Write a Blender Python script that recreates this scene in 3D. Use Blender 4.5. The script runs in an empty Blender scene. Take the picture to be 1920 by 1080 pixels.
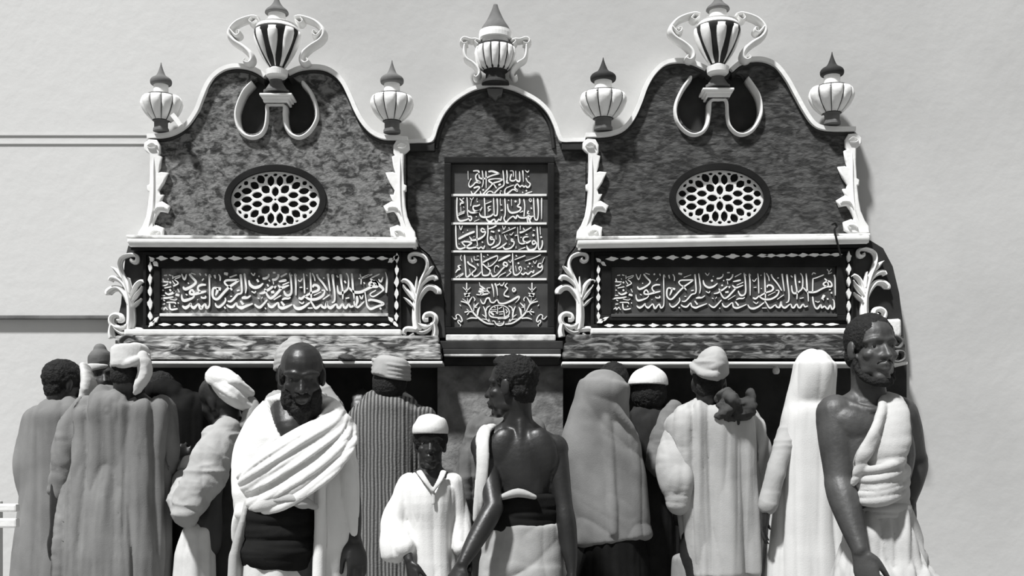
import bpy, bmesh, math, random
import numpy as np
from mathutils import Vector, Matrix, Quaternion, noise as mnoise
R = math.radians
SC = bpy.context.scene
COL = SC.collection

# ------------------------------------------------------------------ camera, world, sun, exposure
F_PX, CAM_D, CAM_H, HORIZ = 2130.0, 5.6, 1.25, 860.0
cam_data = bpy.data.cameras.new('camera'); cam = bpy.data.objects.new('camera', cam_data); COL.objects.link(cam)
cam.location = (0, -CAM_D, CAM_H); cam.rotation_euler = (R(90), 0, 0)
cam_data.sensor_width = 36; cam_data.lens = 36*F_PX/1920; cam_data.shift_y = (HORIZ-540)/1920
cam_data.clip_start = .05; SC.camera = cam
world = bpy.data.worlds.new('sky'); SC.world = world; world.use_nodes = True
bg = world.node_tree.nodes['Background']; bg.inputs[0].default_value = (1, 1, .99, 1); bg.inputs[1].default_value = .27
sun_d = bpy.data.lights.new('sun', 'SUN'); sun_d.energy = 6.1; sun_d.angle = R(4.5)
sun = bpy.data.objects.new('sun', sun_d); COL.objects.link(sun)
sun.rotation_euler = (R(31), 0, R(-38)); sun.location = (-2, -6, 8)
vs = SC.view_settings; vs.view_transform = 'Standard'; vs.look = 'None'; vs.gamma = 1; vs.exposure = 0.0
vs.use_curve_mapping = False

def pt(px, py, d):                      # photo position at distance d in front of the wall -> world point
    s = F_PX/(CAM_D-d)
    return Vector(((px-960)/s, -d, CAM_H+(HORIZ-py)/s))
def mpp(d): return (CAM_D-d)/F_PX       # metres per photo pixel at that distance

# ------------------------------------------------------------------ materials
MATS = {}
def mat(name, v, v2=None, scale=6, detail=5, contrast=(.35, .65), bump=.0, bscale=40, rough=.85, stretch=(1, 1, 1), kind='noise', spec=.2, warp=0):
    m = bpy.data.materials.new(name); m.use_nodes = True; nt = m.node_tree; N = nt.nodes; Lk = nt.links
    b = N['Principled BSDF']; b.inputs['Roughness'].default_value = rough; b.inputs['Specular IOR Level'].default_value = spec
    tc = N.new('ShaderNodeTexCoord'); mp = N.new('ShaderNodeMapping'); mp.inputs['Scale'].default_value = stretch
    Lk.new(tc.outputs['Object'], mp.inputs['Vector'])
    if v2 is None: v2 = v
    cr = N.new('ShaderNodeValToRGB')
    cr.color_ramp.elements[0].position = contrast[0]; cr.color_ramp.elements[1].position = contrast[1]
    cr.color_ramp.elements[0].color = (v, v, v*.985, 1); cr.color_ramp.elements[1].color = (v2, v2, v2*.985, 1)
    if kind == 'noise':
        t = N.new('ShaderNodeTexNoise'); t.inputs['Scale'].default_value = scale; t.inputs['Detail'].default_value = detail
        t.inputs['Distortion'].default_value = warp
        Lk.new(mp.outputs[0], t.inputs['Vector']); Lk.new(t.outputs['Fac'], cr.inputs['Fac'])
    elif kind == 'crackle':
        n0 = N.new('ShaderNodeTexNoise'); n0.inputs['Scale'].default_value = scale*.8; n0.inputs['Detail'].default_value = 4
        Lk.new(mp.outputs[0], n0.inputs['Vector'])
        mx = N.new('ShaderNodeMix'); mx.data_type = 'VECTOR'; mx.inputs['Factor'].default_value = .12
        Lk.new(mp.outputs[0], mx.inputs['A']); Lk.new(n0.outputs['Color'], mx.inputs['B'])
        t = N.new('ShaderNodeTexVoronoi'); t.inputs['Scale'].default_value = scale; t.feature = 'SMOOTH_F1'
        Lk.new(mx.outputs['Result'], t.inputs['Vector'])
        n1 = N.new('ShaderNodeTexNoise'); n1.inputs['Scale'].default_value = scale*.55; n1.inputs['Detail'].default_value = 7
        n1.inputs['Distortion'].default_value = 1.2
        Lk.new(mp.outputs[0], n1.inputs['Vector'])
        ad = N.new('ShaderNodeMath'); ad.operation = 'MULTIPLY_ADD'; ad.inputs[1].default_value = -.35
        Lk.new(t.outputs['Distance'], ad.inputs[0]); Lk.new(n1.outputs['Fac'], ad.inputs[2])
        ad2 = N.new('ShaderNodeMath'); ad2.operation = 'ADD'; ad2.inputs[1].default_value = .13
        Lk.new(ad.outputs[0], ad2.inputs[0]); Lk.new(ad2.outputs[0], cr.inputs['Fac'])
    elif kind == 'stripes':
        t = N.new('ShaderNodeTexWave'); t.wave_type = 'BANDS'; t.bands_direction = 'X'; t.inputs['Scale'].default_value = scale
        t.inputs['Distortion'].default_value = 1.2; t.inputs['Detail'].default_value = 2; t.inputs['Detail Scale'].default_value = .6
        Lk.new(mp.outputs[0], t.inputs['Vector']); Lk.new(t.outputs['Fac'], cr.inputs['Fac'])
    Lk.new(cr.outputs['Color'], b.inputs['Base Color'])
    if bump:
        n2 = N.new('ShaderNodeTexNoise'); n2.inputs['Scale'].default_value = bscale; n2.inputs['Detail'].default_value = 6
        Lk.new(mp.outputs[0], n2.inputs['Vector'])
        bp = N.new('ShaderNodeBump'); bp.inputs['Strength'].default_value = bump; bp.inputs['Distance'].default_value = .01
        Lk.new(n2.outputs['Fac'], bp.inputs['Height']); Lk.new(bp.outputs[0], b.inputs['Normal'])
    MATS[name] = m; return m

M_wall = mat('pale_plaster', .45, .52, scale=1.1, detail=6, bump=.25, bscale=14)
def painted_falloff(m, v, x0, x1):            # left side lighter: the wall's light falloff painted into the colour, uneven edge
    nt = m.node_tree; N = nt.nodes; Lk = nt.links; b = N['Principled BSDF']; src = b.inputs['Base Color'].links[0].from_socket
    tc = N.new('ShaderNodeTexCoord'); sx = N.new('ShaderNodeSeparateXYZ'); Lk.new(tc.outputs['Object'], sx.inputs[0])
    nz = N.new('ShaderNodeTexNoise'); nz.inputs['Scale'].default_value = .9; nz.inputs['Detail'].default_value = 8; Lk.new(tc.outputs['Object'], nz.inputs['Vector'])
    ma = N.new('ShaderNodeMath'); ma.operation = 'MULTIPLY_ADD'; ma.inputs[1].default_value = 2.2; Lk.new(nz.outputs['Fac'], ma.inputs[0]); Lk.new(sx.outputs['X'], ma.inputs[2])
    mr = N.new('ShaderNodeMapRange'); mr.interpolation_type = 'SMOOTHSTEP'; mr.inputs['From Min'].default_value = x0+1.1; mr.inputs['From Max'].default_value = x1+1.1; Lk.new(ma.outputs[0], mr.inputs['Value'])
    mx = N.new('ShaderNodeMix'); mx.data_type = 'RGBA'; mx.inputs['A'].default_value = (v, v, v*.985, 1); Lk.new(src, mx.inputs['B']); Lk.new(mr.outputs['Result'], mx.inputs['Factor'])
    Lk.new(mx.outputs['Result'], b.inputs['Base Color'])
painted_falloff(M_wall, .62, -2.0, -.5)
M_wallL = mat('pale_paint', .60, .64, scale=1.5, bump=.15, bscale=14)  # pale tone matching the wall's brightened left side
M_stuccoL = mat('mottled_stucco', .04, .21, scale=34, contrast=(.33, .60), bump=.6, bscale=45, kind='crackle', stretch=(1, 1, 1.5))
M_stuccoR = mat('dark_stucco', .03, .10, scale=30, contrast=(.36, .66), bump=.6, bscale=45, kind='crackle', stretch=(.8, 1, 1.9))
M_stuccoC = mat('middle_stucco', .035, .115, scale=30, contrast=(.34, .66), bump=.6, bscale=45, kind='crackle', stretch=(.8, 1, 1.6))
M_white = mat('white_paint', .76, .84, scale=9, contrast=(.3, .6), bump=.25, bscale=25, rough=.7)
M_whiteW = mat('weathered_white', .28, .76, scale=10, detail=8, contrast=(.36, .5), bump=.4, bscale=30)
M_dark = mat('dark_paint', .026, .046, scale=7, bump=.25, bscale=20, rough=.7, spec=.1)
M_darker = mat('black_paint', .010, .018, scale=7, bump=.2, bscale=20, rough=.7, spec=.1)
M_plate = mat('slate_plate', .045, .08, scale=9, contrast=(.35, .7), bump=.2, bscale=20, rough=.6)
M_plateL = mat('worn_plate', .05, .26, scale=13, detail=7, contrast=(.42, .68), bump=.3, bscale=25, rough=.6)
M_grey = mat('grey_paint', .10, .17, scale=8, bump=.3, bscale=25)
M_peel = mat('peeling_paint', .05, .50, scale=9, detail=9, contrast=(.40, .62), bump=.7, bscale=22, stretch=(1, 1, 3.4), warp=1.4)
M_peelD = mat('peeling_dark_paint', .035, .30, scale=10, detail=9, contrast=(.46, .70), bump=.7, bscale=22, stretch=(1, 1, 3.0), warp=1.4)
M_pier = mat('pier_stone', .12, .28, scale=14, contrast=(.3, .65), bump=.5, bscale=40, kind='crackle')
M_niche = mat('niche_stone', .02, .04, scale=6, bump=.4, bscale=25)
M_floor = mat('courtyard_stone', .20, .28, scale=3, bump=.3, bscale=12)
M_void = mat('void_black', .008, .012)
M_stone = mat('lump_stone', .03, .06, scale=12, bump=.6)

# ------------------------------------------------------------------ object helpers
def link(name, me, m=None, parent=None, smooth=False):
    o = bpy.data.objects.new(name, me); COL.objects.link(o)
    if m is not None:
        me.materials.clear()
        for k in (m if isinstance(m, (list, tuple)) else [m]): me.materials.append(k)
    if smooth: me.polygons.foreach_set('use_smooth', [True]*len(me.polygons))
    if parent is not None:
        me.transform(Matrix.Translation(-world_loc(parent))); o.parent = parent
    me.update(); return o
def world_loc(o):
    v = Vector(o.location)
    while o.parent: o = o.parent; v += Vector(o.location)
    return v
def thing(name, label, cat, loc=(0, 0, 0), group=None):
    o = bpy.data.objects.new(name, None); COL.objects.link(o); o.location = loc; o.empty_display_size = .1
    return tag(o, label, cat, group)
def tag(o, label, cat, group=None):
    o['label'] = label; o['category'] = cat
    if group: o['group'] = group
    return o
def group_up(cat, phrase, word=''):
    for o in bpy.data.objects:
        if o.get('category') == cat and word in o.get('label', ''): o['group'] = phrase
def struct(o): o['kind'] = 'structure'; return o
def from_bm(bm, name='m'):
    me = bpy.data.meshes.new(name); bmesh.ops.recalc_face_normals(bm, faces=bm.faces[:]); bm.to_mesh(me); bm.free(); return me

def catmull(P, n=6, closed=False):
    P = np.array(P, float); k = len(P)
    if k < 3: return P
    out = []
    rng = range(k if closed else k-1)
    for i in rng:
        if closed: p0, p1, p2, p3 = P[(i-1) % k], P[i], P[(i+1) % k], P[(i+2) % k]
        else: p0, p1, p2, p3 = P[max(i-1, 0)], P[i], P[i+1], P[min(i+2, k-1)]
        for t in np.linspace(0, 1, n, endpoint=False):
            out.append(.5*((2*p1)+(-p0+p2)*t+(2*p0-5*p1+4*p2-p3)*t*t+(-p0+3*p1-3*p2+p3)*t**3))
    if not closed: out.append(P[-1])
    return np.array(out)

def box_bm(bm, x0, x1, y0, y1, z0, z1, bev=0.0):
    r = bmesh.ops.create_cube(bm, size=1); vv = r['verts']
    for v in vv:
        v.co = Vector((x0+(v.co.x+.5)*(x1-x0), y0+(v.co.y+.5)*(y1-y0), z0+(v.co.z+.5)*(z1-z0)))
    if bev:
        es = list({e for v in vv for e in v.link_edges}); bmesh.ops.bevel(bm, geom=es, offset=bev, segments=2, affect='EDGES', profile=.6)
def pbox(px0, py0, px1, py1, d0, d1, bev=.004, bm=None):     # box whose front face fills that stretch of the photo
    a = pt(px0, py1, d1); b = pt(px1, py0, d1)
    own = bm is None
    if own: bm = bmesh.new()
    box_bm(bm, a.x, b.x, -d1, -d0, a.z, b.z, bev)
    return from_bm(bm) if own else None

def plan_extrude(outline, d0, d1, holes=(), bev=.0, smooth_n=0, dref=None):
    """outline and holes in photo pixels on the plane d1 -> solid between depths d0 and d1"""
    dref = d1 if dref is None else dref
    cu = bpy.data.curves.new('c', 'CURVE'); cu.dimensions = '2D'; cu.fill_mode = 'BOTH'
    cu.extrude = max((d1-d0)/2-bev, .0005); cu.bevel_depth = bev; cu.bevel_resolution = 1
    for i, poly in enumerate([outline]+list(holes)):
        q = catmull(poly, smooth_n, True) if smooth_n else poly
        sp = cu.splines.new('POLY'); sp.points.add(len(q)-1); sp.use_cyclic_u = True
        for p, (x, y) in zip(sp.points, q):
            w = pt(x, y, dref); p.co = (w.x, w.z, 0, 1)
    o = bpy.data.objects.new('tmp', cu); COL.objects.link(o)
    dg = bpy.context.evaluated_depsgraph_get(); me = bpy.data.meshes.new_from_object(o.evaluated_get(dg))
    bpy.data.objects.remove(o); bpy.data.curves.remove(cu)
    me.transform(Matrix.Translation((0, -(d0+d1)/2, 0)) @ Matrix.Rotation(R(90), 4, 'X'))
    return me

SEC_DOME = [(-1, 0), (-.92, .45), (-.7, .75), (-.35, .94), (0, 1), (.35, .94), (.7, .75), (.92, .45), (1, 0)]
SEC_FLAT = [(-1, 0), (-1, .9), (-.9, 1), (.9, 1), (1, .9), (1, 0)]
SEC_RIDGE = [(-1, 0), (-.85, .55), (-.45, .5), (-.2, .9), (0, 1), (.2, .9), (.45, .5), (.85, .55), (1, 0)]
def relief(bm, path, width, d0, d1, sec=SEC_DOME, n=6, closed=False, taper=None, dref=None):
    """strip with a section swept along a photo-plane path; path entries (x, y[, halfwidth factor])"""
    dref = d1 if dref is None else dref
    P = [(p[0], p[1], (p[2] if len(p) > 2 else 1.0)) for p in path]
    Q = catmull(P, n, closed); k = len(Q)
    if closed: T = np.roll(Q, -1, 0)-np.roll(Q, 1, 0)
    else: T = np.gradient(Q, axis=0)
    m = mpp(dref); rings = []
    for i in range(k):
        t = T[i, :2]; L = math.hypot(*t) or 1; nx, ny = -t[1]/L, t[0]/L
        w = width/2*Q[i, 2]; f = 1.0
        if taper and not closed:
            u = i/(k-1); f = min(1, (u+.02)/taper, (1-u+.02)/taper) ; w *= max(f, .15)
        ring = []
        for a, h in sec:
            p = pt(Q[i, 0]+nx*a*w, Q[i, 1]+ny*a*w, dref); hh = h*(.5+.5*f)
            ring.append(bm.verts.new((p.x, -(d0+(d1-d0)*hh), p.z)))
        rings.append(ring)
    for i in range(k if closed else k-1):
        A, B = rings[i], rings[(i+1) % k]
        for j in range(len(sec)-1): bm.faces.new((A[j], A[j+1], B[j+1], B[j]))
        bm.faces.new((A[-1], A[0], B[0], B[-1]))
    if not closed: bm.faces.new(rings[0][::-1]); bm.faces.new(rings[-1])

def lathe(bm, prof, c, seg=32, lobes=0, lobe_amp=0, squash=1.0):
    """prof: (radius, z, lobe 0..1) metres"""
    rings = []
    for q in prof:
        r, z = q[0], q[1]; la = q[2] if len(q) > 2 else 0
        ring = []
        for k in range(seg):
            a = 2*math.pi*k/seg; rr = r
            if lobes: rr = r*(1-la*lobe_amp*(1-abs(math.sin(a*lobes/2))))
            ring.append(bm.verts.new((c[0]+rr*math.sin(a), c[1]-rr*math.cos(a)*squash, c[2]+z)))
        rings.append(ring)
    for A, B in zip(rings, rings[1:]):
        for k in range(seg): bm.faces.new((A[k], A[(k+1) % seg], B[(k+1) % seg], B[k]))
    bm.faces.new(rings[0][::-1]); bm.faces.new(rings[-1])

def strokes(text, ox, oy, sc, d0, d1, bm, wk=1.0, n=5, mirror=None):
    """pen strokes: ';' between strokes, 'x,y,width' points in enlarged-photo units"""
    for st in text.replace('\n', ' ').split(';'):
        P = []
        for tok in st.split():
            q = [float(a) for a in tok.split(',')]
            if len(q) == 2: q.append(P[-1][2])
            P.append(q)
        if not P: continue
        if mirror is not None: P = [[mirror-a, b, c] for a, b, c in P]
        if len(P) == 1: P = [[P[0][0]-P[0][2]*.32, P[0][1]+P[0][2]*.2, P[0][2]*.75], [P[0][0]+P[0][2]*.32, P[0][1]-P[0][2]*.2, P[0][2]*.75]]
        if len(P) == 2: P = [P[0], [(a+b)/2 for a, b in zip(P[0], P[1])], P[1]]
        Q = catmull(P, n); T = np.gradient(Q, axis=0); k = len(Q); rings = []
        for i in range(k):
            t = T[i, :2]; L = math.hypot(*t) or 1; nx, ny = -t[1]/L, t[0]/L
            w = max(Q[i, 2], 3)/2*wk*(.55 if i in (0, k-1) else 1)
            a = pt(ox+(Q[i, 0]+nx*w)/sc, oy+(Q[i, 1]+ny*w)/sc, d1); b = pt(ox+(Q[i, 0]-nx*w)/sc, oy+(Q[i, 1]-ny*w)/sc, d1)
            rings.append([bm.verts.new(v) for v in ((a.x, -d0, a.z), (a.x, -d1, a.z), (b.x, -d1, b.z), (b.x, -d0, b.z))])
        for A, B in zip(rings, rings[1:]):
            for j in range(4): bm.faces.new((A[j], A[(j+1) % 4], B[(j+1) % 4], B[j]))
        bm.faces.new(rings[0]); bm.faces.new(rings[-1])
# ------------------------------------------------------------------ the writing, traced letter by letter
T_LINE1 = """470,105,20 540,95,30 575,110,30 580,140,24; 560,150,22 525,185,24 520,230,24 545,285,34 600,320,36 520,320,24 470,370,22 420,405,26 395,385,24 390,340,14 410,290,12 435,245,26
; 580,170,20 590,230,26 650,250,30 720,235,26 820,190,22 965,152,22; 965,152,14 900,130,36 820,105,36 755,120,26; 640,95,18 655,200,20 660,330,18 635,410,14; 710,105,22 715,250,20 715,430,12
; 480,425,30 560,400,30 590,420,24 540,480,22 470,545,26 430,480,12; 1030,262,22 900,248,14 775,268,26 775,300,30 830,335,26; 1030,265,20 960,300,24 850,335,26 790,400,22 650,545,26; 600,480,12 620,540,24 650,560,24
; 660,460,40; 850,340,18 910,430,22; 1030,90,20 1045,250,22 1045,370,24 960,430,24 870,520,24 850,545,24; 870,540,20 820,490,18 760,490,16 710,545,22; 945,370,30 990,350,34
; 1100,85,26 1110,200,22 1105,260,24; 1160,105,10 1220,110,14 1225,215,16; 1110,260,20 1105,320,36 1140,330,14; 1270,100,14 1275,240,16 1300,290,30 1345,285,28 1340,110,16; 1275,240,14 1250,280,20 1200,290,28 1165,260,26 1190,160,24
; 1400,90,30 1410,200,16 1415,310,10; 1440,85,10 1490,125,22 1520,90,10; 1510,210,24; 1460,235,20 1490,300,18 1540,345,24 1520,400,26 1480,410,26 1460,385,20 1420,400,28 1390,375,18 1350,400,26 1320,370,20 1300,350,24 1265,380,24 1255,420,26 1300,480,30 1220,450,22 1150,500,26 1080,545,30 1065,480,24 1100,420,16 1240,365,12
; 1470,475,36; 1400,505,28; 1580,490,12 1480,520,20 1440,545,12; 975,480,16 1005,478,16; 975,500,14 985,540,16; 375,105,10 380,270,9"""
T_LINE2 = """1755,50,24 1755,250,20 1755,450,12; 1680,60,34 1695,250,24 1690,400,22 1670,460,26 1635,450,24 1620,380,22 1605,50,24; 1620,390,22 1560,400,22 1500,390,34 1530,470,30 1545,520,30 1500,510,20 1480,420,20; 1560,410,26 1540,460,24
; 1490,410,26 1420,425,28 1340,415,26 1300,375,24 1270,430,36 1220,395,24 1150,440,24 1090,500,26 1050,440,24 1070,370,22 1075,250,22 1065,60,26; 1420,70,24 1440,200,20 1430,330,22 1425,400,20
; 1340,60,30 1345,150,22 1300,205,26 1365,235,28 1340,290,28 1270,320,32 1180,325,36 1130,270,30 1115,160,18; 1265,115,46; 1135,95,24; 1190,70,12 1195,200,10; 1345,325,8 1410,295,24; 1540,60,12 1520,85,12 1545,120,20 1565,100,12 1550,60,10
; 1555,230,30 1570,260,16; 1510,290,30 1490,340,20 1530,350,14; 920,60,30 930,200,20 925,340,24 905,380,28 870,375,24 865,330,20 855,50,20; 865,335,20 800,390,28 720,410,34 640,405,34 600,370,24 590,330,12; 680,50,22 690,200,22 695,395,20; 700,165,12 815,115,18
; 800,205,14 755,220,20 760,260,16 800,260,18 750,300,22; 1005,390,12 985,465,26 950,450,20 930,480,24 890,495,26 870,450,20 830,470,28 790,500,40 740,470,30 715,430,20; 980,60,12 985,180,14 1010,175,16; 985,285,20 1030,275,18
; 600,175,20 540,200,26 480,205,26 470,250,26 510,300,36 590,295,28 640,220,14; 610,290,26 500,325,30 420,320,30 370,275,22; 355,40,20 365,180,20 365,300,18 375,390,18; 370,400,24 430,400,28 440,450,26 410,475,24 385,440,20 340,460,26 230,480,34 180,420,30 165,250,24 170,40,24
; 215,60,20 285,135,30 240,150,26 230,195,16; 300,50,14 270,75,14; 240,210,10 245,330,12; 195,345,12 320,295,16; 185,380,14 310,325,18; 410,50,12 450,95,20; 480,40,14 440,110,10 425,205,16; 550,120,28; 545,50,8 540,100,8; 285,210,10 300,235,14; 490,490,10 590,450,10; 530,400,26"""
T_LINE3 = """1725,50,12 1735,200,14; 1745,245,44; 1765,300,20 1770,380,26 1740,460,26 1700,460,24 1690,300,24 1670,50,24; 1650,340,20 1610,310,24 1580,340,24 1600,380,30 1660,350,22 1655,430,24 1600,480,40 1530,490,40 1490,450,30 1475,400,10
; 1510,240,16 1450,240,24 1410,270,26 1420,320,28 1480,350,34 1555,310,20; 1460,350,24 1400,370,26 1350,360,22 1325,320,20 1310,200,16 1305,50,8; 1600,210,50; 1590,115,14 1630,120,14; 1455,190,16 1490,200,16; 1340,160,40 1420,140,26 1565,60,18; 1410,70,14 1440,130,24; 1355,30,14 1355,110,10; 1250,215,20 1290,210,16 1315,180,10; 1355,250,14 1385,252,14; 1320,485,10 1450,435,16; 1275,410,8 1275,455,16
; 1225,300,22 1190,280,24 1195,320,24 1235,330,26 1230,390,24 1170,450,26 1080,470,28 1040,440,24 1030,410,16; 1060,200,20 1085,260,16 1110,300,14; 1100,350,16 1040,400,30 980,440,28 910,465,16; 965,200,12 980,300,20 960,370,24 890,420,30 810,450,16; 955,125,48
; 840,260,22 800,240,26 800,285,26 860,290,24 855,350,24 800,390,28 755,370,26 740,280,24 750,150,22 745,20,22; 760,90,24 850,60,24 910,20,28; 800,135,26 870,150,34; 895,205,10 905,290,14; 1010,175,10 1270,60,18; 1140,60,14 1150,90,14; 1020,30,10 1045,100,14 1080,40,10; 1155,185,12 1185,205,14 1230,150,10; 1095,205,12 1110,205,12; 1145,375,12 1160,380,12
; 690,110,22 640,80,24 620,120,26 650,150,28 700,140,24 680,210,26 600,270,36 500,300,34 420,305,20; 400,235,14 440,290,26; 540,20,22 545,200,24 540,300,20; 195,280,40 350,200,40 500,140,38; 690,400,18 660,460,26 620,430,20 570,460,28 530,400,22
; 540,300,14 550,420,20 480,440,26 400,455,34 340,430,24 300,390,24 265,345,20 340,330,26 440,350,30 390,395,26 350,420,22 300,445,24 220,465,32 165,420,28 150,250,24 145,20,24; 635,330,24 655,350,20; 210,30,22 240,110,14 270,30,14; 365,115,20; 280,155,20; 240,340,8 320,310,8; 200,370,12 215,380,12; 480,235,10 495,232,10"""
T_LINE4 = """1750,740,22 1700,745,20 1690,800,26 1740,810,26 1765,760,18 1765,850,22 1680,920,28 1550,990,16; 1810,620,8 1760,740,14; 1610,860,20 1600,910,26 1560,890,20 1500,940,28 1460,910,20 1410,945,28 1370,920,22; 1350,870,18 1330,820,22 1360,800,20 1380,850,16 1340,920,18 1280,955,28 1235,930,26 1220,800,24 1210,540,20
; 1530,740,42; 1500,800,28; 1580,795,24; 1595,690,12 1630,740,14 1665,680,10; 1440,695,12 1600,640,16 1740,575,12; 1320,735,42; 1245,670,14 1450,590,20; 1270,585,24 1295,610,16; 1430,820,12 1450,850,18; 1265,780,12 1285,890,8; 1175,840,10 1150,870,20 1180,900,20 1160,930,18 1095,980,14; 1185,780,8 1180,850,10
; 1170,580,24 1060,630,40 940,695,20; 1115,740,24 1060,715,26 1040,760,30 1090,790,36 1120,750,24; 1070,790,26 1010,850,24 920,950,26 840,980,30 810,930,22 795,890,14; 1130,680,10 1170,720,14 1200,670,10; 955,810,20 920,780,20 880,800,14 870,890,10 890,905,12; 935,1010,10 980,960,16 1085,905,14
; 930,590,26 800,640,24 650,720,30; 930,590,16 920,670,16 810,780,20 740,790,14; 640,740,24 720,810,26 790,870,28 760,950,30 660,960,28 640,880,24 630,700,22 620,540,22; 635,880,16 560,960,26 480,985,30; 365,700,30 400,750,30 500,810,26 520,850,20 450,920,26 470,970,30; 430,930,26 380,980,30 340,980,26 330,850,24 310,580,24; 400,840,10 420,930,14
; 240,770,14 190,790,24 220,840,30 180,860,26 140,915,12; 250,580,10 235,640,14 260,690,12; 435,640,10 455,715,20; 490,600,10 500,670,14 580,670,18; 540,600,10 580,600,10; 735,570,20 755,590,14; 660,600,12 685,620,16; 550,740,30 570,790,12; 145,1000,14 290,920,20; 200,1000,10 290,940,14; 750,720,10 760,770,16"""
T_DATE = """820,170,26 850,280,22 862,420,10; 880,160,30 915,260,22 930,395,14; 900,200,20 950,185,20 975,160,14; 975,190,22 1020,200,20 1055,140,12; 1115,155,14 1070,210,24 1115,260,24 1060,340,22 1060,390,24 1150,415,30; 1235,240,26 1210,280,24 1230,315,26 1265,285,26 1240,240,24
; 800,245,12 730,260,16 780,350,16; 590,200,12 650,240,30 700,300,40 590,260,40; 570,310,40 650,330,40 620,370,40 760,355,24; 530,370,14 600,380,18; 700,280,20 740,320,16; 585,140,8 600,200,14
; 605,460,12 640,530,24 680,535,24 720,450,24 770,440,30 800,510,24 860,520,26 920,470,20 960,530,28 1050,540,32 1180,490,36 1320,410,36 1325,460,18 1260,530,6"""
T_SPRIG = """240,500,20 330,520,24 390,560,24 440,650,20 480,720,30 560,800,34 650,870,30 740,915,28 860,930,20; 350,150,20 350,330,24; 275,230,10 350,290,20 425,235,10; 300,350,20 350,380,60 410,400,16; 420,340,14 350,385,40 315,410,14; 360,430,8 375,520,16; 455,415,10 410,480,26 385,540,20; 470,410,12 505,460,20 490,495,12; 270,450,8 370,520,14; 220,560,12 240,590,16
; 490,540,10 485,600,14 485,680,14; 575,525,10 530,570,26 490,610,18 550,610,10; 310,705,26 370,690,18 400,690,18 460,700,20; 350,640,12 395,690,16; 355,755,18 400,700,12; 600,605,10 565,670,36 550,780,18; 350,840,10 440,810,26 550,820,20
; 660,590,12 700,680,30 715,800,24; 790,580,14 730,620,22 715,680,16; 640,745,12 700,790,16 720,830,14; 630,830,10 730,845,18 790,905,20; 765,830,14 785,900,24; 70,775,14 120,830,18 160,820,20 150,770,18 190,745,16 240,790,22 265,860,24 235,885,20 215,855,16 185,870,20 200,910,18 235,940,18 225,970,14"""
T_SEAL = """960,572,16 860,590,16 790,650,18 768,720,18 800,780,26 880,800,22 960,805,22 1060,795,22 1130,760,22 1150,700,18 1120,630,18 1050,585,16 960,572,16; 930,590,12 930,740,14; 800,660,10 910,650,12; 800,690,14 900,690,14 905,735,12; 860,590,12 890,625,12; 950,640,14 1020,600,14; 1040,610,12 1050,700,18 1060,780,22; 950,700,14 1040,690,16; 960,740,12 1030,735,12; 1080,640,14 1120,700,18; 780,690,30 830,730,34 860,760,30; 1090,720,20 1110,690,20
; 830,870,16 870,870,16 900,920,24 960,950,30 1030,930,24 1050,870,16; 930,825,24 1020,815,24 1080,815,30 1150,770,26; 920,915,10 1030,910,10; 950,880,20 975,878,20"""
# right tablet (three enlargements); the same sentence stands on the left tablet except for its first word
T_R1 = """170,265,14 230,255,18; 265,250,20 310,265,16; 150,320,20 160,375,24; 130,380,18 260,385,18; 250,320,12 255,340,10; 290,395,38; 140,455,16 200,450,16 250,415,12; 180,500,14 310,475,16; 335,260,14 340,330,14; 350,300,14 475,265,14 450,300,14 380,325,12; 370,340,14 440,410,16 345,465,20; 330,360,10 375,430,12; 140,540,16 165,540,16; 290,540,42; 195,585,20 250,620,24 320,600,34 380,560,24 350,580,30; 430,515,10 460,580,14; 390,620,36 460,640,30; 130,640,14 190,640,14; 80,710,20 150,690,26 240,685,26 350,665,18; 60,750,26; 155,720,14 190,740,14; 280,705,12 380,725,14 420,700,10; 220,770,18 370,770,20 390,800,16; 275,790,24 300,900,24 430,885,20; 140,805,16 195,795,16; 370,840,28; 100,900,16 150,870,20 160,910,16 200,860,16 220,890,14; 230,900,22; 440,780,26"""
T_R1B = """525,235,14 575,340,20 615,240,12; 670,235,26 720,300,24 790,380,26 740,450,28 620,515,34 570,510,28 555,470,12; 700,220,10 785,245,12; 870,240,36; 970,230,18 985,270,14; 940,320,12 905,360,10; 650,410,22; 760,590,22 720,535,24 680,570,24 690,610,26 760,615,28 860,590,30 985,560,20; 765,640,14 720,690,22 580,735,34 535,700,24 525,620,10; 980,440,18 900,440,26 840,470,22 830,520,20 880,580,26
; 600,610,10 630,635,16; 890,660,14 910,685,20 970,680,20 970,645,12; 820,715,10 830,720,10; 535,830,14 590,870,36 650,840,28 695,790,20 700,830,20 750,870,34 800,830,22 840,800,20 880,880,36 930,830,22 965,800,18 990,870,28 1030,850,22 1050,780,14 1048,500,14 1045,260,18 1075,300,10
; 1260,520,40 1200,510,30 1130,500,24 1105,560,26 1110,660,24 1160,710,26 1220,690,28 1320,580,28 1420,480,28 1520,410,26 1600,350,24; 1160,640,10 1190,560,30 1200,500,20; 1600,345,22 1480,350,24 1370,355,24 1330,390,20 1360,440,20 1420,480,20 1470,540,20; 1630,240,30 1645,400,22 1650,580,20 1570,620,22 1500,700,24 1440,750,22 1385,745,14; 1700,225,22 1725,400,20 1735,500,18 1720,600,10
; 1140,255,26 1155,320,10; 1215,240,10 1245,290,16 1245,365,10; 1320,225,26 1390,240,34; 1420,300,14 1560,250,12; 1560,550,18 1610,540,16; 1435,655,12 1470,655,12; 1155,780,10 1170,830,20 1220,855,28 1290,810,24 1345,740,18 1340,680,12; 1365,810,14 1410,845,26 1480,850,28 1550,780,16 1570,840,24 1640,870,36 1700,850,30 1780,820,24 1860,790,14; 1625,740,18 1680,810,28; 1650,690,20 1700,680,34 1760,680,24 1820,640,14; 1335,868,36"""
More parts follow.
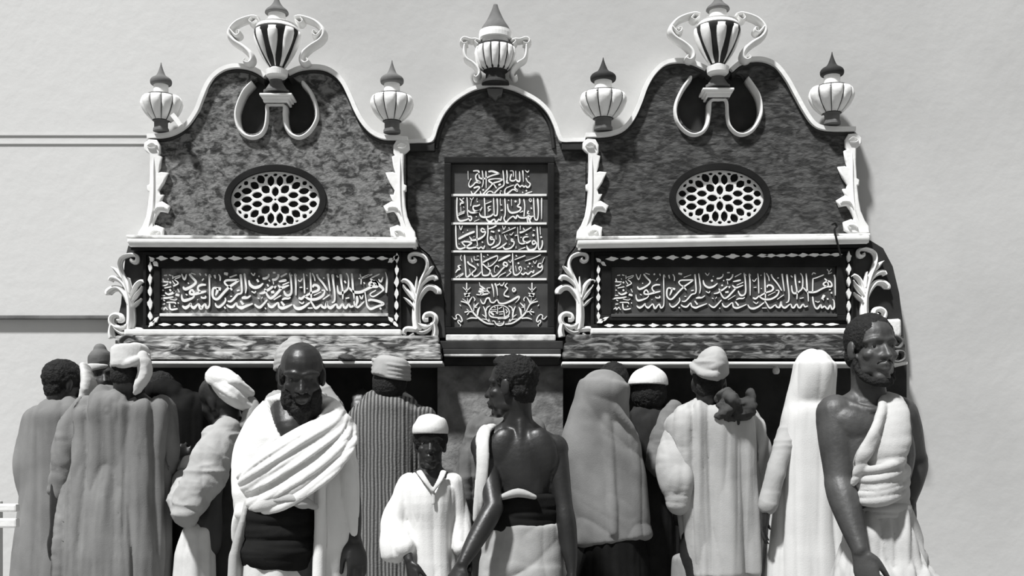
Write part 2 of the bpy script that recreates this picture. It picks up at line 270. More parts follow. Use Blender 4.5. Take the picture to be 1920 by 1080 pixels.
T_R2 = """625,215,10 670,260,14 700,215,10; 585,350,14 610,440,30 690,490,34 780,470,30 855,410,14; 750,360,48; 765,278,16 785,282,16; 840,320,26 900,315,26 950,280,20 960,235,16; 1020,340,26 1080,340,26 1130,290,22 1140,240,26; 1035,210,18 1085,210,18; 970,360,28; 940,450,38; 880,510,14 920,550,28 1040,465,24; 920,550,24 860,590,26 785,605,14; 1000,580,26 1060,570,34; 1090,490,40 1060,470,14
; 1130,445,14 1180,490,28 1220,490,30 1340,445,14; 1200,500,26 1120,590,28 1040,670,30 980,690,26 930,630,24 910,580,16; 1145,380,16 1240,360,30 1290,350,20; 1180,290,18 1300,225,14; 1215,445,14 1340,390,12; 1050,720,12 1190,635,12; 1040,370,8 1050,430,8; 1355,220,26 1375,350,20 1385,560,22 1350,630,26 1290,635,30 1255,590,22 1245,550,16; 1395,265,10 1350,215,10; 1450,230,22 1465,400,20 1468,640,12; 1480,265,10 1450,225,10
; 690,800,14 730,840,24 790,860,30 860,800,22 930,720,18; 940,780,14 970,840,28 1030,850,28 1130,775,18 1150,850,26 1210,875,34 1300,850,26 1400,805,14; 1190,755,20 1250,830,28; 1205,720,14 1260,695,24 1330,695,20 1365,670,12; 895,880,26; 635,560,14 690,590,14 715,555,10; 750,685,14 780,700,12; 820,700,8 840,665,8"""
T_R3 = """310,225,14 325,400,16 330,600,16; 435,210,14 445,400,18 455,690,18; 340,640,18 270,700,28 220,680,24; 485,490,16 500,450,26 560,450,28 600,500,30 570,550,28 480,580,24 400,620,24 340,660,22; 340,660,20 400,700,26 460,715,30 560,705,30 660,650,28 700,590,20 700,545,16 650,545,16; 500,640,10 640,570,10
; 560,240,26 590,310,20 680,420,22 760,550,18; 765,230,30 780,350,18 810,560,14; 855,240,34 870,400,22 895,600,20 890,740,18 840,775,16; 670,715,12 800,625,14; 675,310,12 705,312,12; 930,265,14 960,300,16; 1005,240,30 1020,400,22 1045,560,20 1045,710,14; 945,450,10 960,570,24 1010,600,34 1090,560,24 1150,485,18 1150,300,14 1110,220,18
; 1215,225,20 1230,400,22 1240,540,22 1255,650,16 1260,750,12; 1160,490,20 1230,560,26 1300,580,32 1400,570,32 1500,520,28 1600,475,30 1690,470,28 1690,410,22 1640,370,26 1560,400,24 1545,440,22 1600,470,24; 1560,320,20 1610,370,22 1640,450,16; 1090,385,42; 1340,320,12 1400,310,18 1550,250,20
; 120,810,14 160,870,30 230,885,36 320,850,30 430,770,18; 440,740,20 480,800,20 520,865,26 560,870,28 640,815,18 660,850,26 720,860,28 750,750,16 760,830,24 820,870,34 920,800,18 950,860,26 990,865,28 1040,800,18 1070,860,26 1110,865,28 1160,800,18 1190,850,24 1250,835,20; 390,875,14 480,875,14; 225,755,12 285,790,16 320,755,10; 210,345,12 245,375,12 290,315,10; 370,260,22; 470,220,14 510,290,16 525,370,12; 235,490,12 285,485,12; 370,505,14 385,515,14; 1100,695,16 1170,680,14"""
T_R4 = """1345,320,14 1340,580,18; 1330,250,16 1350,215,16 1400,230,12; 1610,145,12 1650,190,12 1690,140,12; 1650,190,12 1640,230,16 1700,210,14; 1740,250,30 1760,340,16 1765,640,12; 1515,710,30 1560,630,44; 1540,720,22; 1620,705,36; 1645,535,14 1680,530,14; 1690,590,38; 1340,660,20 1355,780,22 1390,870,26 1440,880,30 1490,810,20 1510,870,30 1560,840,22 1590,870,26 1630,890,26 1670,820,20 1700,895,28 1745,860,24 1740,750,18 1715,710,14; 1385,745,12 1440,765,14 1470,745,10"""
T_L3 = """1400,740,30 1460,720,34 1600,750,40 1690,800,36 1560,850,34 1450,890,38 1390,840,30 1370,760,20 1340,560,18; 1635,885,44; 1520,360,36 1580,420,48 1680,510,40 1650,570,20 1500,660,22 1440,610,18 1550,540,16; 1595,330,20 1640,380,28 1680,290,16; 1320,310,16 1480,240,18; 1460,310,18 1620,235,18; 1190,650,34 1200,740,40 1180,820,28 1210,860,30 1330,750,18; 1150,680,16 1140,780,24 1170,860,24; 1240,640,14 1280,700,26 1310,630,12; 1725,200,12 1755,320,26 1745,520,30 1740,590,28; 1320,390,14 1335,420,24; 1250,240,18 1270,330,18 1268,430,14"""
# ------------------------------------------------------------------ room shell
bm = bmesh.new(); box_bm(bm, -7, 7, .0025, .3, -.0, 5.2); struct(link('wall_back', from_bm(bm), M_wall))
bm = bmesh.new(); box_bm(bm, -7, 7, -9, .3, -.2, 0); struct(link('floor', from_bm(bm), M_floor))
# pale side of the wall on the left with two thin string courses
a = pt(268, 0, .02)
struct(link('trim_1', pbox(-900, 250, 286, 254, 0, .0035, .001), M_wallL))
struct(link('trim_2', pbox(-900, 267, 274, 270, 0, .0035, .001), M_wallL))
struct(link('trim_3', pbox(-900, 591, 232, 598, 0, .03, .004), M_grey))

# ------------------------------------------------------------------ gables
def shift(P, dx=0, dy=0): return [(p[0]+dx, p[1]+dy)+tuple(p[2:]) for p in P]
def mir(P, c, dy=0): return [(c-p[0], p[1]+dy)+tuple(p[2:]) for p in P]
def z3(P, ox, oy=0, s=3.0): return [(ox+p[0]/s, oy+p[1]/s)+tuple(p[2:]) for p in P]
COP_L1 = z3([(225,764),(330,757),(400,732),(450,694),(500,620),(530,545),(560,475),(600,420),(660,380),(730,367),(800,376),(855,400),(888,425)], 200)
COP_L2 = z3([(1020,408),(1080,382),(1150,372),(1220,378),(1280,408),(1330,464),(1370,545),(1400,615),(1440,685),(1490,738),(1550,767),(1620,772),(1690,778)], 200)
COP_R1 = z3([(115,757),(200,755),(270,745),(330,718),(380,660),(420,575),(455,480),(500,405),(560,352),(630,337),(700,342),(750,360),(795,382)], 1060)
COP_R2 = z3([(935,390),(985,350),(1050,330),(1120,332),(1190,365),(1250,440),(1300,530),(1350,620),(1400,690),(1450,715),(1530,722),(1635,722)], 1060)
EAR_L = z3([(900,425),(870,430),(830,445),(780,490),(745,560),(728,630),(735,690),(770,735),(815,752),(860,738),(888,690),(895,620),(900,560),(925,500)], 200)
EAR_L2 = z3([(1010,425),(985,450),(975,510),(1000,570),(1000,640),(1010,700),(1035,738),(1070,752),(1115,738),(1155,700),(1168,640),(1155,575),(1120,505),(1070,450)], 200)
EAR_R = z3([(790,415),(740,420),(695,450),(655,520),(636,590),(640,650),(670,705),(715,735),(760,735),(795,700),(812,640),(815,560),(830,480)], 1060)
EAR_R2 = z3([(935,415),(900,480),(915,560),(918,650),(930,700),(965,737),(1010,737),(1060,700),(1088,640),(1088,580),(1065,500),(1030,450),(990,420)], 1060)
OM_L = z3([(815,455),(765,510),(730,590),(722,650),(738,715),(775,755),(822,766),(866,748),(890,700),(898,630),(900,585),(948,580),(993,585),(995,640),(1003,700),(1032,748),(1080,766),(1128,742),(1166,690),(1180,640),(1168,570),(1138,505),(1098,455)], 200)
OM_R = z3([(710,425),(665,490),(632,560),(622,620),(635,680),(675,730),(725,752),(775,735),(805,690),(815,620),(822,560),(865,552),(908,560),(916,640),(928,700),(965,742),(1010,750),(1060,722),(1098,660),(1108,600),(1090,520),(1030,430)], 1060)
def ell(cx, cy, rx, ry, n=56): return [(cx+rx*math.cos(2*math.pi*i/n), cy+ry*math.sin(2*math.pi*i/n)) for i in range(n)]
D_G = .10                                             # gable face in front of the wall
def gable(name_label, cop1, cop2, left_edge, right_edge, bottom, ears, om, om_w, rose, m_stucco, cap, neck):
    t = thing('gable', name_label, 'gable', (pt((cop1[0][0]+cop2[-1][0])/2, bottom, 0).x, 0, pt(0, bottom, 0).z))
    top = [tuple(p[:2]) for p in catmull(cop1, 4)]+[tuple(p[:2]) for p in catmull(cop2, 4)]
    outl = top+[tuple(p) for p in right_edge]+[tuple(p) for p in left_edge]
    link('stucco_face', plan_extrude(outl, .0, D_G, [catmull(ears[0], 4, True), catmull(ears[1], 4, True), ell(*rose)]), m_stucco, t)
    b1 = bmesh.new(); b2 = bmesh.new()
    for c in (cop1, cop2):
        relief(b1, c, 8.5, 0, D_G+.030, SEC_FLAT, 6)
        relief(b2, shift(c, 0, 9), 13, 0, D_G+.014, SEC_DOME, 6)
    o = link('coping', from_bm(b1), M_white, t, False); o['label'] = 'white curved coping'
    link('coping_underside', from_bm(b2), M_dark, t)  # underside moulding, darkened for the shade below the coping
    b = bmesh.new(); relief(b, om, om_w, D_G-.05, D_G+.028, SEC_DOME, 6); link('scroll_moulding', from_bm(b), M_white, t, True)
    xs = [p[0] for e in ears for p in e]; ys = [p[1] for e in ears for p in e]
    link('recessed_panel', pbox(min(xs)-6, min(ys)-2, max(xs)+6, max(ys)+6, .004, .05, 0), M_dark, t)  # dark panel set back behind the scroll openings
    # pedestal: neck and cap carrying the big urn
    b = bmesh.new(); cx, y0, y1, w0, w1 = neck
    hgt = (y1-y0)*mpp(.18); p = pt(cx, y1, .15); f = mpp(.16)
    lathe(b, [(w1*f*1.15, 0), (w1*f*1.15, .01), (w1*f, .012), (w0*f, hgt*.8), (w0*f*1.05, hgt)], p, 24, squash=.7)
    link('pedestal_neck', from_bm(b), M_grey, t, False)
    x0, y0, x1, y1 = cap; b = bmesh.new()
    pbox(x0, y0, x1, y0+4, .06, .185, .003, b); pbox(x0+4, y0+4, x1-4, y0+9, .06, .172, .003, b); pbox(x0+7, y0+9, x1-7, y1, .06, .160, .003, b)
    link('pedestal_cap', from_bm(b), M_white, t)
    b = bmesh.new(); pbox(x0+9, y1, x1-9, y1+3, .05, .14, .003, b); pbox(x0+11, y1+4, x1-11, y1+34, .05, D_G+.004, .002, b); link('pedestal_shaft', from_bm(b), m_stucco, t)
    return t
gl = gable('left gable of the fountain, mottled grey stucco with white curved coping', COP_L1, COP_L2,
      [(290, 443), (290, 262)], [(760, 262), (760, 443)], 443, (EAR_L, EAR_L2), OM_L, 10, (516, 374, 90, 60), M_stuccoL, (486, 174, 547, 190), (518, 149, 174, 11, 21))
gr = gable('right gable of the fountain, darker grey stucco with white curved coping', COP_R1, COP_R2,
      [(1100, 443), (1100, 258)], [(1597, 246), (1610, 443)], 443, (EAR_R, EAR_R2), OM_R, 9, (1349, 371, 90, 60), M_stuccoR, (1318, 164, 1377, 180), (1346, 143, 164, 12, 20))

# ------------------------------------------------------------------ oval rose grilles
H_Q = [(110,0,78,46,0,'x'),(0,-115,72,46,90,'y'),(140,-148,72,52,-42,'q'),(262,-65,75,43,0,'q'),(65,-270,80,46,90,'q'),(300,-205,72,48,-36,'q'),
       (415,0,80,45,0,'x'),(415,-125,78,46,-4,'q'),(210,-295,72,50,-56,'q'),(548,-65,58,44,0,'q'),(425,-240,38,32,-40,'q'),(0,-360,34,22,0,'y'),(135,-352,34,20,8,'q'),(315,-312,28,15,14,'q'),(512,-182,36,18,48,'q')]
def grille(label, cx, cy, k, rx, ry):
    t = thing('rose_grille', label, 'grille', pt(cx, cy+ry, 0))
    holes = [ell(cx, cy, 22*k, 18*k, 14)]
    for dx, dy, l, w, a, mode in H_Q:
        for sx in ((1, -1) if mode in 'xq' else (1,)):
            for sy in ((1, -1) if mode in 'yq' else (1,)):
                ca, sa = math.cos(R(a)), math.sin(R(a)); poly = []
                for u, v in ((1, 0), (.62, .72), (.2, .98), (-.2, .98), (-.62, .72), (-1, 0), (-.62, -.72), (-.2, -.98), (.2, -.98), (.62, -.72)):
                    x, y = u*l*1.09, v*w*1.18
                    poly.append((cx+sx*(dx+x*ca-y*sa)*k, cy+sy*(dy+x*sa+y*ca)*k))
                holes.append(poly)
    link('lattice', plan_extrude(ell(cx, cy, 648*k, 415*k), .070, .084, holes, .001), M_white, t)
    o = link('oval_frame', plan_extrude(ell(cx, cy, rx+3, ry+3), D_G+.0015, D_G+.012, [ell(cx, cy, 650*k, 417*k)], .003), M_darker, t)
    link('backing', plan_extrude(ell(cx, cy, rx-8, ry-8), .003, .069), M_void, t)  # near-black plate stands in for the unlit hollow behind the lattice
grille('oval white lattice grille in the left mottled gable', 516, 374, .1296, 92, 62)
grille('oval white lattice grille in the right dark gable', 1350, 371, .1283, 91, 62)

# ------------------------------------------------------------------ central arched panel with keystone and sill
ARCH = z3([(75,842),(140,838),(205,836),(228,812),(250,745),(288,668),(345,600),(425,545),(500,515),(600,503),(700,520),(780,556),(855,600),(915,660),(955,738),(980,808),(1000,832),(1070,832),(1140,832)], 740, 0, 3.1775)
t = thing('arched_panel', 'middle arched panel of dark stucco between the two gables', 'panel', pt(930, 628, 0))
top = [tuple(p[:2]) for p in catmull(ARCH, 4)]
link('stucco_face', plan_extrude(top+[(1097,440),(1079,460),(1063,481),(1052,515),(1042,565),(1038,690),(840,690),(837,565),(826,515),(806,478),(785,461),(764,440)], 0, .05), M_stuccoC, t)
b = bmesh.new(); relief(b, ARCH, 8, 0, .080, SEC_FLAT, 6); link('coping', from_bm(b), M_white, t)
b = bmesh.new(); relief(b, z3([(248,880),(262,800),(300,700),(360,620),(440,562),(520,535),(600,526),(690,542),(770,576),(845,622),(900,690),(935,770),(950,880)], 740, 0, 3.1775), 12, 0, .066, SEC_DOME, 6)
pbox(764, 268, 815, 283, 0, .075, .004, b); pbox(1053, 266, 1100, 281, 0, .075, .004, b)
link('coping_underside', from_bm(b), M_dark, t)  # dark colour stands in for shade under the arch coping
link('keystone', plan_extrude(z3([(555,530),(640,530),(632,562),(612,566),(600,588),(585,570),(565,560)], 740, 0, 3.1775), .03, .085, (), .004), M_grey, t)

# ------------------------------------------------------------------ inscription tablets
def frame_bm(b, x0, y0, x1, y1, w, d0, d1, bev=.006):
    pbox(x0, y0, x1, y0+w, d0, d1, bev, b); pbox(x0, y1-w, x1, y1, d0, d1, bev, b)
    pbox(x0, y0+w-1, x0+w, y1-w+1, d0, d1, bev, b); pbox(x1-w, y0+w-1, x1, y1-w+1, d0, d1, bev, b)
t = thing('inscription_tablet', 'tall dark tablet with white Arabic lines in the middle panel', 'tablet', pt(936, 627, .05))
b = bmesh.new(); frame_bm(b, 833, 293, 1040, 626, 13, .0515, .085); link('frame', from_bm(b), M_darker, t)
link('plate', pbox(844, 304, 1029, 615, .0515, .062, .001), M_plate, t)
DL = .068
for nm, tx, oy in (('lettering', T_LINE1, 310), ('lettering', T_LINE2, 366), ('lettering', T_LINE3, 420), ('lettering', T_LINE4, 420), ('lettering', T_DATE, 515)):
    b = bmesh.new(); strokes(tx, 840, oy, 10, .06, DL, b, 1.0); link(nm, from_bm(b), M_white, t)
for ya, yb in ((363.6, 367.6), (417, 421), (469.6, 473.2), (521.6, 525.4)):
    b = bmesh.new(); pbox(846, ya, 1025, yb, .06, .07, .001, b); link('ruled_line', from_bm(b), M_white, t)
b = bmesh.new(); strokes(T_SPRIG, 840, 515, 10, .06, DL, b); link('sprig', from_bm(b), M_white, t)
b = bmesh.new(); strokes(T_SPRIG, 840, 515, 10, .06, DL, b, mirror=1925); link('sprig', from_bm(b), M_white, t)
b = bmesh.new(); strokes(T_SEAL, 840, 515, 10, .06, DL, b); link('seal', from_bm(b), M_white, t)

D_T = .115
def lozenge(b, cx, cy, a, h, ang, d0, d1, rnd):
    c, s = math.cos(ang), math.sin(ang)
    P = [(-1, 0), (-.45, .55), (-.2, .95), (.2, 1), (.5, .6), (1, 0), (.5, -.6), (.2, -.95), (-.2, -1), (-.45, -.6)]
    V0, V1 = [], []
    for u, v in P:
        u *= a*rnd.uniform(.85, 1.1); v *= h*rnd.uniform(.75, 1.15)
        q0 = pt(cx+u*c-v*s, cy+u*s+v*c, d1); V1.append(b.verts.new(q0)); V0.append(b.verts.new((q0.x, -d0, q0.z)))
    b.faces.new(V1)
    for i in range(len(P)): b.faces.new((V0[i], V0[(i+1) % len(P)], V1[(i+1) % len(P)], V1[i]))
def long_tablet(label, block, fx0, fy0, fx1, fy1, ix0, iy0, ix1, iy1, m_plate, letter_sets, wk, rows, seed, lit_sill):
    rnd = random.Random(seed)
    t = thing('inscription_tablet', label, 'tablet', pt((fx0+fx1)/2, fy1, 0))
    link('backing_slab', plan_extrude(block, 0, .09, (), .004), M_dark, t)
    b = bmesh.new()
    # outer fascia and moulded frame around the sunk plate
    frame_bm(b, fx0, fy0, fx1, fy1, 6, .08, .125, .004)
    frame_bm(b, fx0+5, fy0+5, fx1-5, fy1-5, 9, .08, .112, .006)
    for q in ((fx0+13, fy0+13, fx1-13, iy0-1), (fx0+13, iy1+1, fx1-13, fy1-13), (fx0+13, iy0-2, ix0-1, iy1+2), (ix1+1, iy0-2, fx1-13, iy1+2)): pbox(*q, .08, D_T+.008, .005, b)
    link('frame', from_bm(b), M_darker, t)
    link('plate', pbox(ix0-3, iy0-3, ix1+3, iy1+3, .08, .098, .001), m_plate, t)
    b = bmesh.new()
    for tx, ox, oy, k in letter_sets: strokes(tx, ox, oy, 10, .095, .106, b, k*wk)
    link('lettering', from_bm(b), M_white, t)
    b = bmesh.new()
    for (xa, ya, xb, yb, n, a, h) in rows:
        for i in range(n):
            u = i/(n-1); cx, cy = xa+(xb-xa)*u, ya+(yb-ya)*u
            lozenge(b, cx, cy, a*rnd.uniform(.85, 1.1), h*rnd.uniform(.8, 1.1), math.atan2(yb-ya, xb-xa), .105, .134, rnd)
    link('ornament_border', from_bm(b), M_white, t)
    b = bmesh.new(); pbox(ix0-2, iy1-.5, ix1+2, iy1+5, .09, .127, .003, b); link('lower_bevel', from_bm(b), lit_sill, t)  # white on the left tablet imitates light caught by the bevel
    return t
BLK_L = [(243,455),(780,462),(800,478),(820,515),(831,565),(834,632),(214,632),(228,570),(232,520),(236,482)]
BLK_R = [(1083,462),(1632,452),(1655,466),(1673,500),(1685,550),(1691,600),(1693,632),(1044,632),(1048,565),(1058,515),(1068,482)]
LS_R = [(T_R1, 1140, 490, 1), (T_R1B, 1140, 490, 1), (T_R2, 1260, 490, 1), (T_R3, 1390, 490, 1), (T_R4, 1390, 490, 1)]
LS_L = [(T_R1, 290+0, 490, .8), (T_R1B, 288, 490, 1), (T_R2, 408, 490, 1), (T_R3, 538, 490, 1), (T_L3, 550, 490, .72)]
long_tablet('long inscription tablet under the left gable, bold white Arabic letters', BLK_L, 268, 472, 752, 616, 301, 503, 726, 588, M_plateL, LS_L, 1.65,
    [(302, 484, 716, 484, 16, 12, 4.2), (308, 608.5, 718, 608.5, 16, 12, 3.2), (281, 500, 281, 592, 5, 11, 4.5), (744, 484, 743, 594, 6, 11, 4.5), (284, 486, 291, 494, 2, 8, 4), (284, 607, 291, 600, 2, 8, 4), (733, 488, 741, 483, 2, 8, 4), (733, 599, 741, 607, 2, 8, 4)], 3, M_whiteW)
long_tablet('long inscription tablet under the right gable, thin white Arabic letters', BLK_R, 1108, 466, 1600, 614, 1148, 500, 1568, 589, M_plate, LS_R, 1.05,
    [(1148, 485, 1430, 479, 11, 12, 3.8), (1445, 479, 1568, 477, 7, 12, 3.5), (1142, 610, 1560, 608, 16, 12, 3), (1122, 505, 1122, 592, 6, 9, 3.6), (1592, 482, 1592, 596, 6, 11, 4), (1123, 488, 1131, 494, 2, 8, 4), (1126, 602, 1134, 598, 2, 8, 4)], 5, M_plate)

# ------------------------------------------------------------------ cornices above and ledges below the tablets
def moulding(b, xa, ya, xb, yb, h, d0, d1, bev=.004):
    """straight bar with a slight tilt, front face from y to y+h in the photo"""
    r = bmesh.ops.create_cube(b, size=1)['verts']
    A, B = pt(xa, ya, d1), pt(xb, yb, d1); hz = h*mpp(d1)
    for v in r:
        u = v.co.x+.5; z = A.z+(B.z-A.z)*u-(0 if v.co.z > 0 else hz)
        v.co = Vector((A.x+(B.x-A.x)*u, -d0 if v.co.y > 0 else -d1, z))
    if bev: bmesh.ops.bevel(b, geom=list({e for v in r for e in v.link_edges}), offset=bev, segments=2, affect='EDGES', profile=.6)
def cornice(label, xa, ya, xb, yb):
    t = thing('cornice', label, 'cornice', pt((xa+xb)/2, (ya+yb)/2+20, 0))
    b = bmesh.new(); moulding(b, xa-2, ya-7, xb+1, yb-4, 5, 0, .165); link('upper_fillet', from_bm(b), M_whiteW, t)
    b = bmesh.new(); moulding(b, xa, ya, xb, yb, 8, 0, .185, .006); moulding(b, xa+2, ya+7, xb-1, yb+7, 7, 0, .172, .006); link('white_moulding', from_bm(b), M_white, t)
    b = bmesh.new(); moulding(b, xa+6, ya+13, xb-6, yb+13, 9, 0, .14, .006); link('shaded_soffit', from_bm(b), M_darker, t)  # soffit bar, blackened for the shade the cornice throws
cornice('white cornice between the left gable and its inscription tablet', 238, 447, 780, 448.5)
cornice('white cornice between the right gable and its inscription tablet', 1083, 450, 1631, 441)
def ledge(label, xa, xb, y0, y1, seed, m_body, ends):
    t = thing('ledge', label, 'ledge', pt((xa+xb)/2, y1, 0))
    b = bmesh.new(); moulding(b, ends[0], y0, ends[1], y0, 11, .092, .16, .008); link('white_sill', from_bm(b), M_white if seed else M_white, t)
    b = bmesh.new(); moulding(b, xa+8, y0+12, xb-8, y0+12, 18, .092, .175, .01); moulding(b, xa+4, y0+27, xb-4, y0+27, 18, 0, .20, .012); moulding(b, xa+2, y0+42, xb-3, y0+42, 14, 0, .225, .01)
    link('peeling_moulding', from_bm(b), m_body, t)
    b = bmesh.new(); moulding(b, xa, y1-6, xb, y1-6, 5.5, 0, .25, .004); link('lower_fillet', from_bm(b), M_white, t)
    b = bmesh.new()
    for cx, sx in (((xa+14), 1),) if not seed else ((xb-6, -1),):
        relief(b, [(cx+sx*26, y1-8), (cx+sx*10, y1-6), (cx-sx*2, y1-12), (cx+sx*0, y1-24), (cx+sx*10, y1-26), (cx+sx*12, y1-18)], 7, .20, .262, SEC_DOME, 5)
        relief(b, [(cx+sx*22, y1-34), (cx+sx*8, y1-32), (cx+sx*2, y1-44), (cx+sx*14, y1-54), (cx+sx*28, y1-52)], 8, .19, .225, SEC_DOME, 5)
    link('end_scroll', from_bm(b), M_grey, t, True)
    if seed:
        b = bmesh.new(); pbox(1657, 598, 1691, 634, .165, .20, .012, b)
        for v in b.verts: v.co += Vector((mnoise.noise(v.co*30), mnoise.noise(v.co*30+Vector((5, 0, 0)))*.4, mnoise.noise(v.co*30+Vector((0, 9, 0)))))*.006
        link('broken_end_block', from_bm(b), M_whiteW, t)
    return t
ledge('weathered ledge with peeling paint under the left tablet', 207, 830, 617, 683, 0, M_peel, (232, 752))
ledge('weathered ledge with peeling paint under the right tablet', 1054, 1702, 615, 684, 1, M_peelD, (1108, 1690))
t = thing('sill', 'narrow middle sill below the tall tablet', 'sill', pt(938, 690, 0))
b = bmesh.new(); moulding(b, 836, 627, 1042, 627, 12, 0, .12, .006); link('upper_band', from_bm(b), M_whiteW, t)
b = bmesh.new(); moulding(b, 822, 639, 1056, 639, 16, 0, .125, .006); moulding(b, 830, 654, 1052, 654, 10, 0, .14, .006); moulding(b, 832, 668, 1048, 668, 17, 0, .13, .006); link('dark_band', from_bm(b), M_dark, t)
b = bmesh.new(); moulding(b, 832, 664, 1052, 664, 4, 0, .17, .003); link('lower_fillet', from_bm(b), M_whiteW, t)

# ------------------------------------------------------------------ leaf edgings of the gables and acanthus brackets
STRIP = z3([(178,75),(180,50),(200,32),(235,35),(250,60),(250,95),(238,112),(257,120),(250,170),(235,210),(262,203),(288,205),(270,250),(243,290),(250,320),(265,320),(255,345),(240,362),(265,355),(300,375),(290,400),(265,395),(250,395),(232,420),(215,460),(210,490),(235,478),(268,490),(265,525),(240,540),(145,540),(150,510),(170,480),(190,430),(200,370),(205,295),(195,290),(195,270),(208,262),(210,180),(207,100),(190,88)], 1030, 250, 2.766)
VOL = z3([(232,70),(205,72),(190,60),(215,45),(238,60)], 1030, 250, 2.766); VOL2 = z3([(225,400),(240,380),(275,378),(285,388)], 1030, 250, 2.766); VOL3 = z3([(200,515),(225,500),(250,505),(235,518)], 1030, 250, 2.766)
SPINE = z3([(222,100),(222,200),(222,300),(215,400),(190,490)], 1030, 250, 2.766)
def leaf_strip(label, f):
    t = thing('leaf_edging', label, 'edging', pt(f(STRIP)[30][0], f(STRIP)[30][1], .1))
    link('cut_plaster', plan_extrude(f(STRIP), D_G+.0015, .128, (), .006), M_white, t)
    b = bmesh.new()
    relief(b, f(SPINE), 3.5, .11, .138, SEC_DOME, 5, taper=.2)
    for v in (VOL, VOL2, VOL3): relief(b, f(v), 3.2, .11, .140, SEC_DOME, 5)
    link('raised_scroll', from_bm(b), M_white, t, True)
leaf_strip('white scrolled leaf edging on the left edge of the left gable', lambda P: shift(P, -823, 1))
leaf_strip('white scrolled leaf edging on the right edge of the left gable', lambda P: mir(P, 1860, 1))
leaf_strip('white scrolled leaf edging on the left edge of the right gable', lambda P: P)
leaf_strip('white scrolled leaf edging on the right edge of the right gable', lambda P: [(2708-p[0]+(p[1]-262)*.02, p[1]-10) for p in P])
AC = [([(335,960,1),(320,860,1),(318,760,.95),(325,660,.85),(345,560,.7),(375,460,.55),(412,370,.45),(432,290,.4),(415,225,.4),(365,190,.42),(300,180,.42),(255,200,.42),(252,240,.42),(280,258,.4),(308,246,.42),(300,228,.3)], 92),
      ([(330,700,.6),(370,600,.9),(430,530,1),(490,525,1.1),(540,560,1.3),(545,590,1)], 60), ([(345,560,.5),(390,480,.9),(450,430,1),(505,420,1.1),(525,450,1)], 50),
      ([(395,430,.4),(430,380,1),(470,335,.8),(500,310,.2)], 48), ([(310,640,.5),(290,560,1),(255,490,1),(205,455,.9),(168,470,.5)], 52), ([(300,660,.5),(262,600,1),(215,545,.8),(190,505,.6)], 50),
      ([(290,720,.5),(255,680,1),(215,645,.6),(195,630,.2)], 40), ([(325,880,.6),(380,920,1),(450,925,1.1),(505,890,1.1),(515,830,1.1),(475,795,1),(420,805,1),(408,845,1.1),(445,850,1)], 55),
      ([(340,960,1),(280,950,1.1),(220,950,1),(195,985,.8),(215,1010,.5)], 56), ([(330,975,1),(390,985,1.1),(450,955,.9),(480,920,.5)], 44), ([(300,1000,1),(270,1015,.8),(240,1030,.4)], 44), ([(505,900,.9),(515,970,1.1),(505,1030,1.2)], 62), ([(330,420,.2),(322,500,.8),(318,580,.6)], 34)]
def acanthus(label, f):
    t = thing('acanthus_bracket', label, 'bracket', pt(f([(780, 632)])[0][0], 632, .09))
    names = ['stem']+['leaf']*6+['scroll']+['base_leaf']*5
    bs = {}
    for nm, (P, w) in zip(names, AC):
        q = [(720+p[0]/5.4, 440+p[1]/5.4, p[2]) for p in P]; q = f(q)
        k = nm if nm in ('stem', 'scroll') else nm
        b = bmesh.new(); relief(b, q, w/5.4, .0915, .135 if nm != 'stem' else .145, SEC_RIDGE, 5); link(nm, from_bm(b), M_white, t, True)
acanthus('white acanthus bracket at the left end of the left inscription tablet', lambda P: mir(P, 1020, 2))
acanthus('white acanthus bracket at the right end of the left inscription tablet', lambda P: P)
acanthus('white acanthus bracket at the left end of the right inscription tablet', lambda P: mir(P, 1868, 0))
acanthus('white acanthus bracket at the right end of the right inscription tablet', lambda P: shift(P, 846, -9))

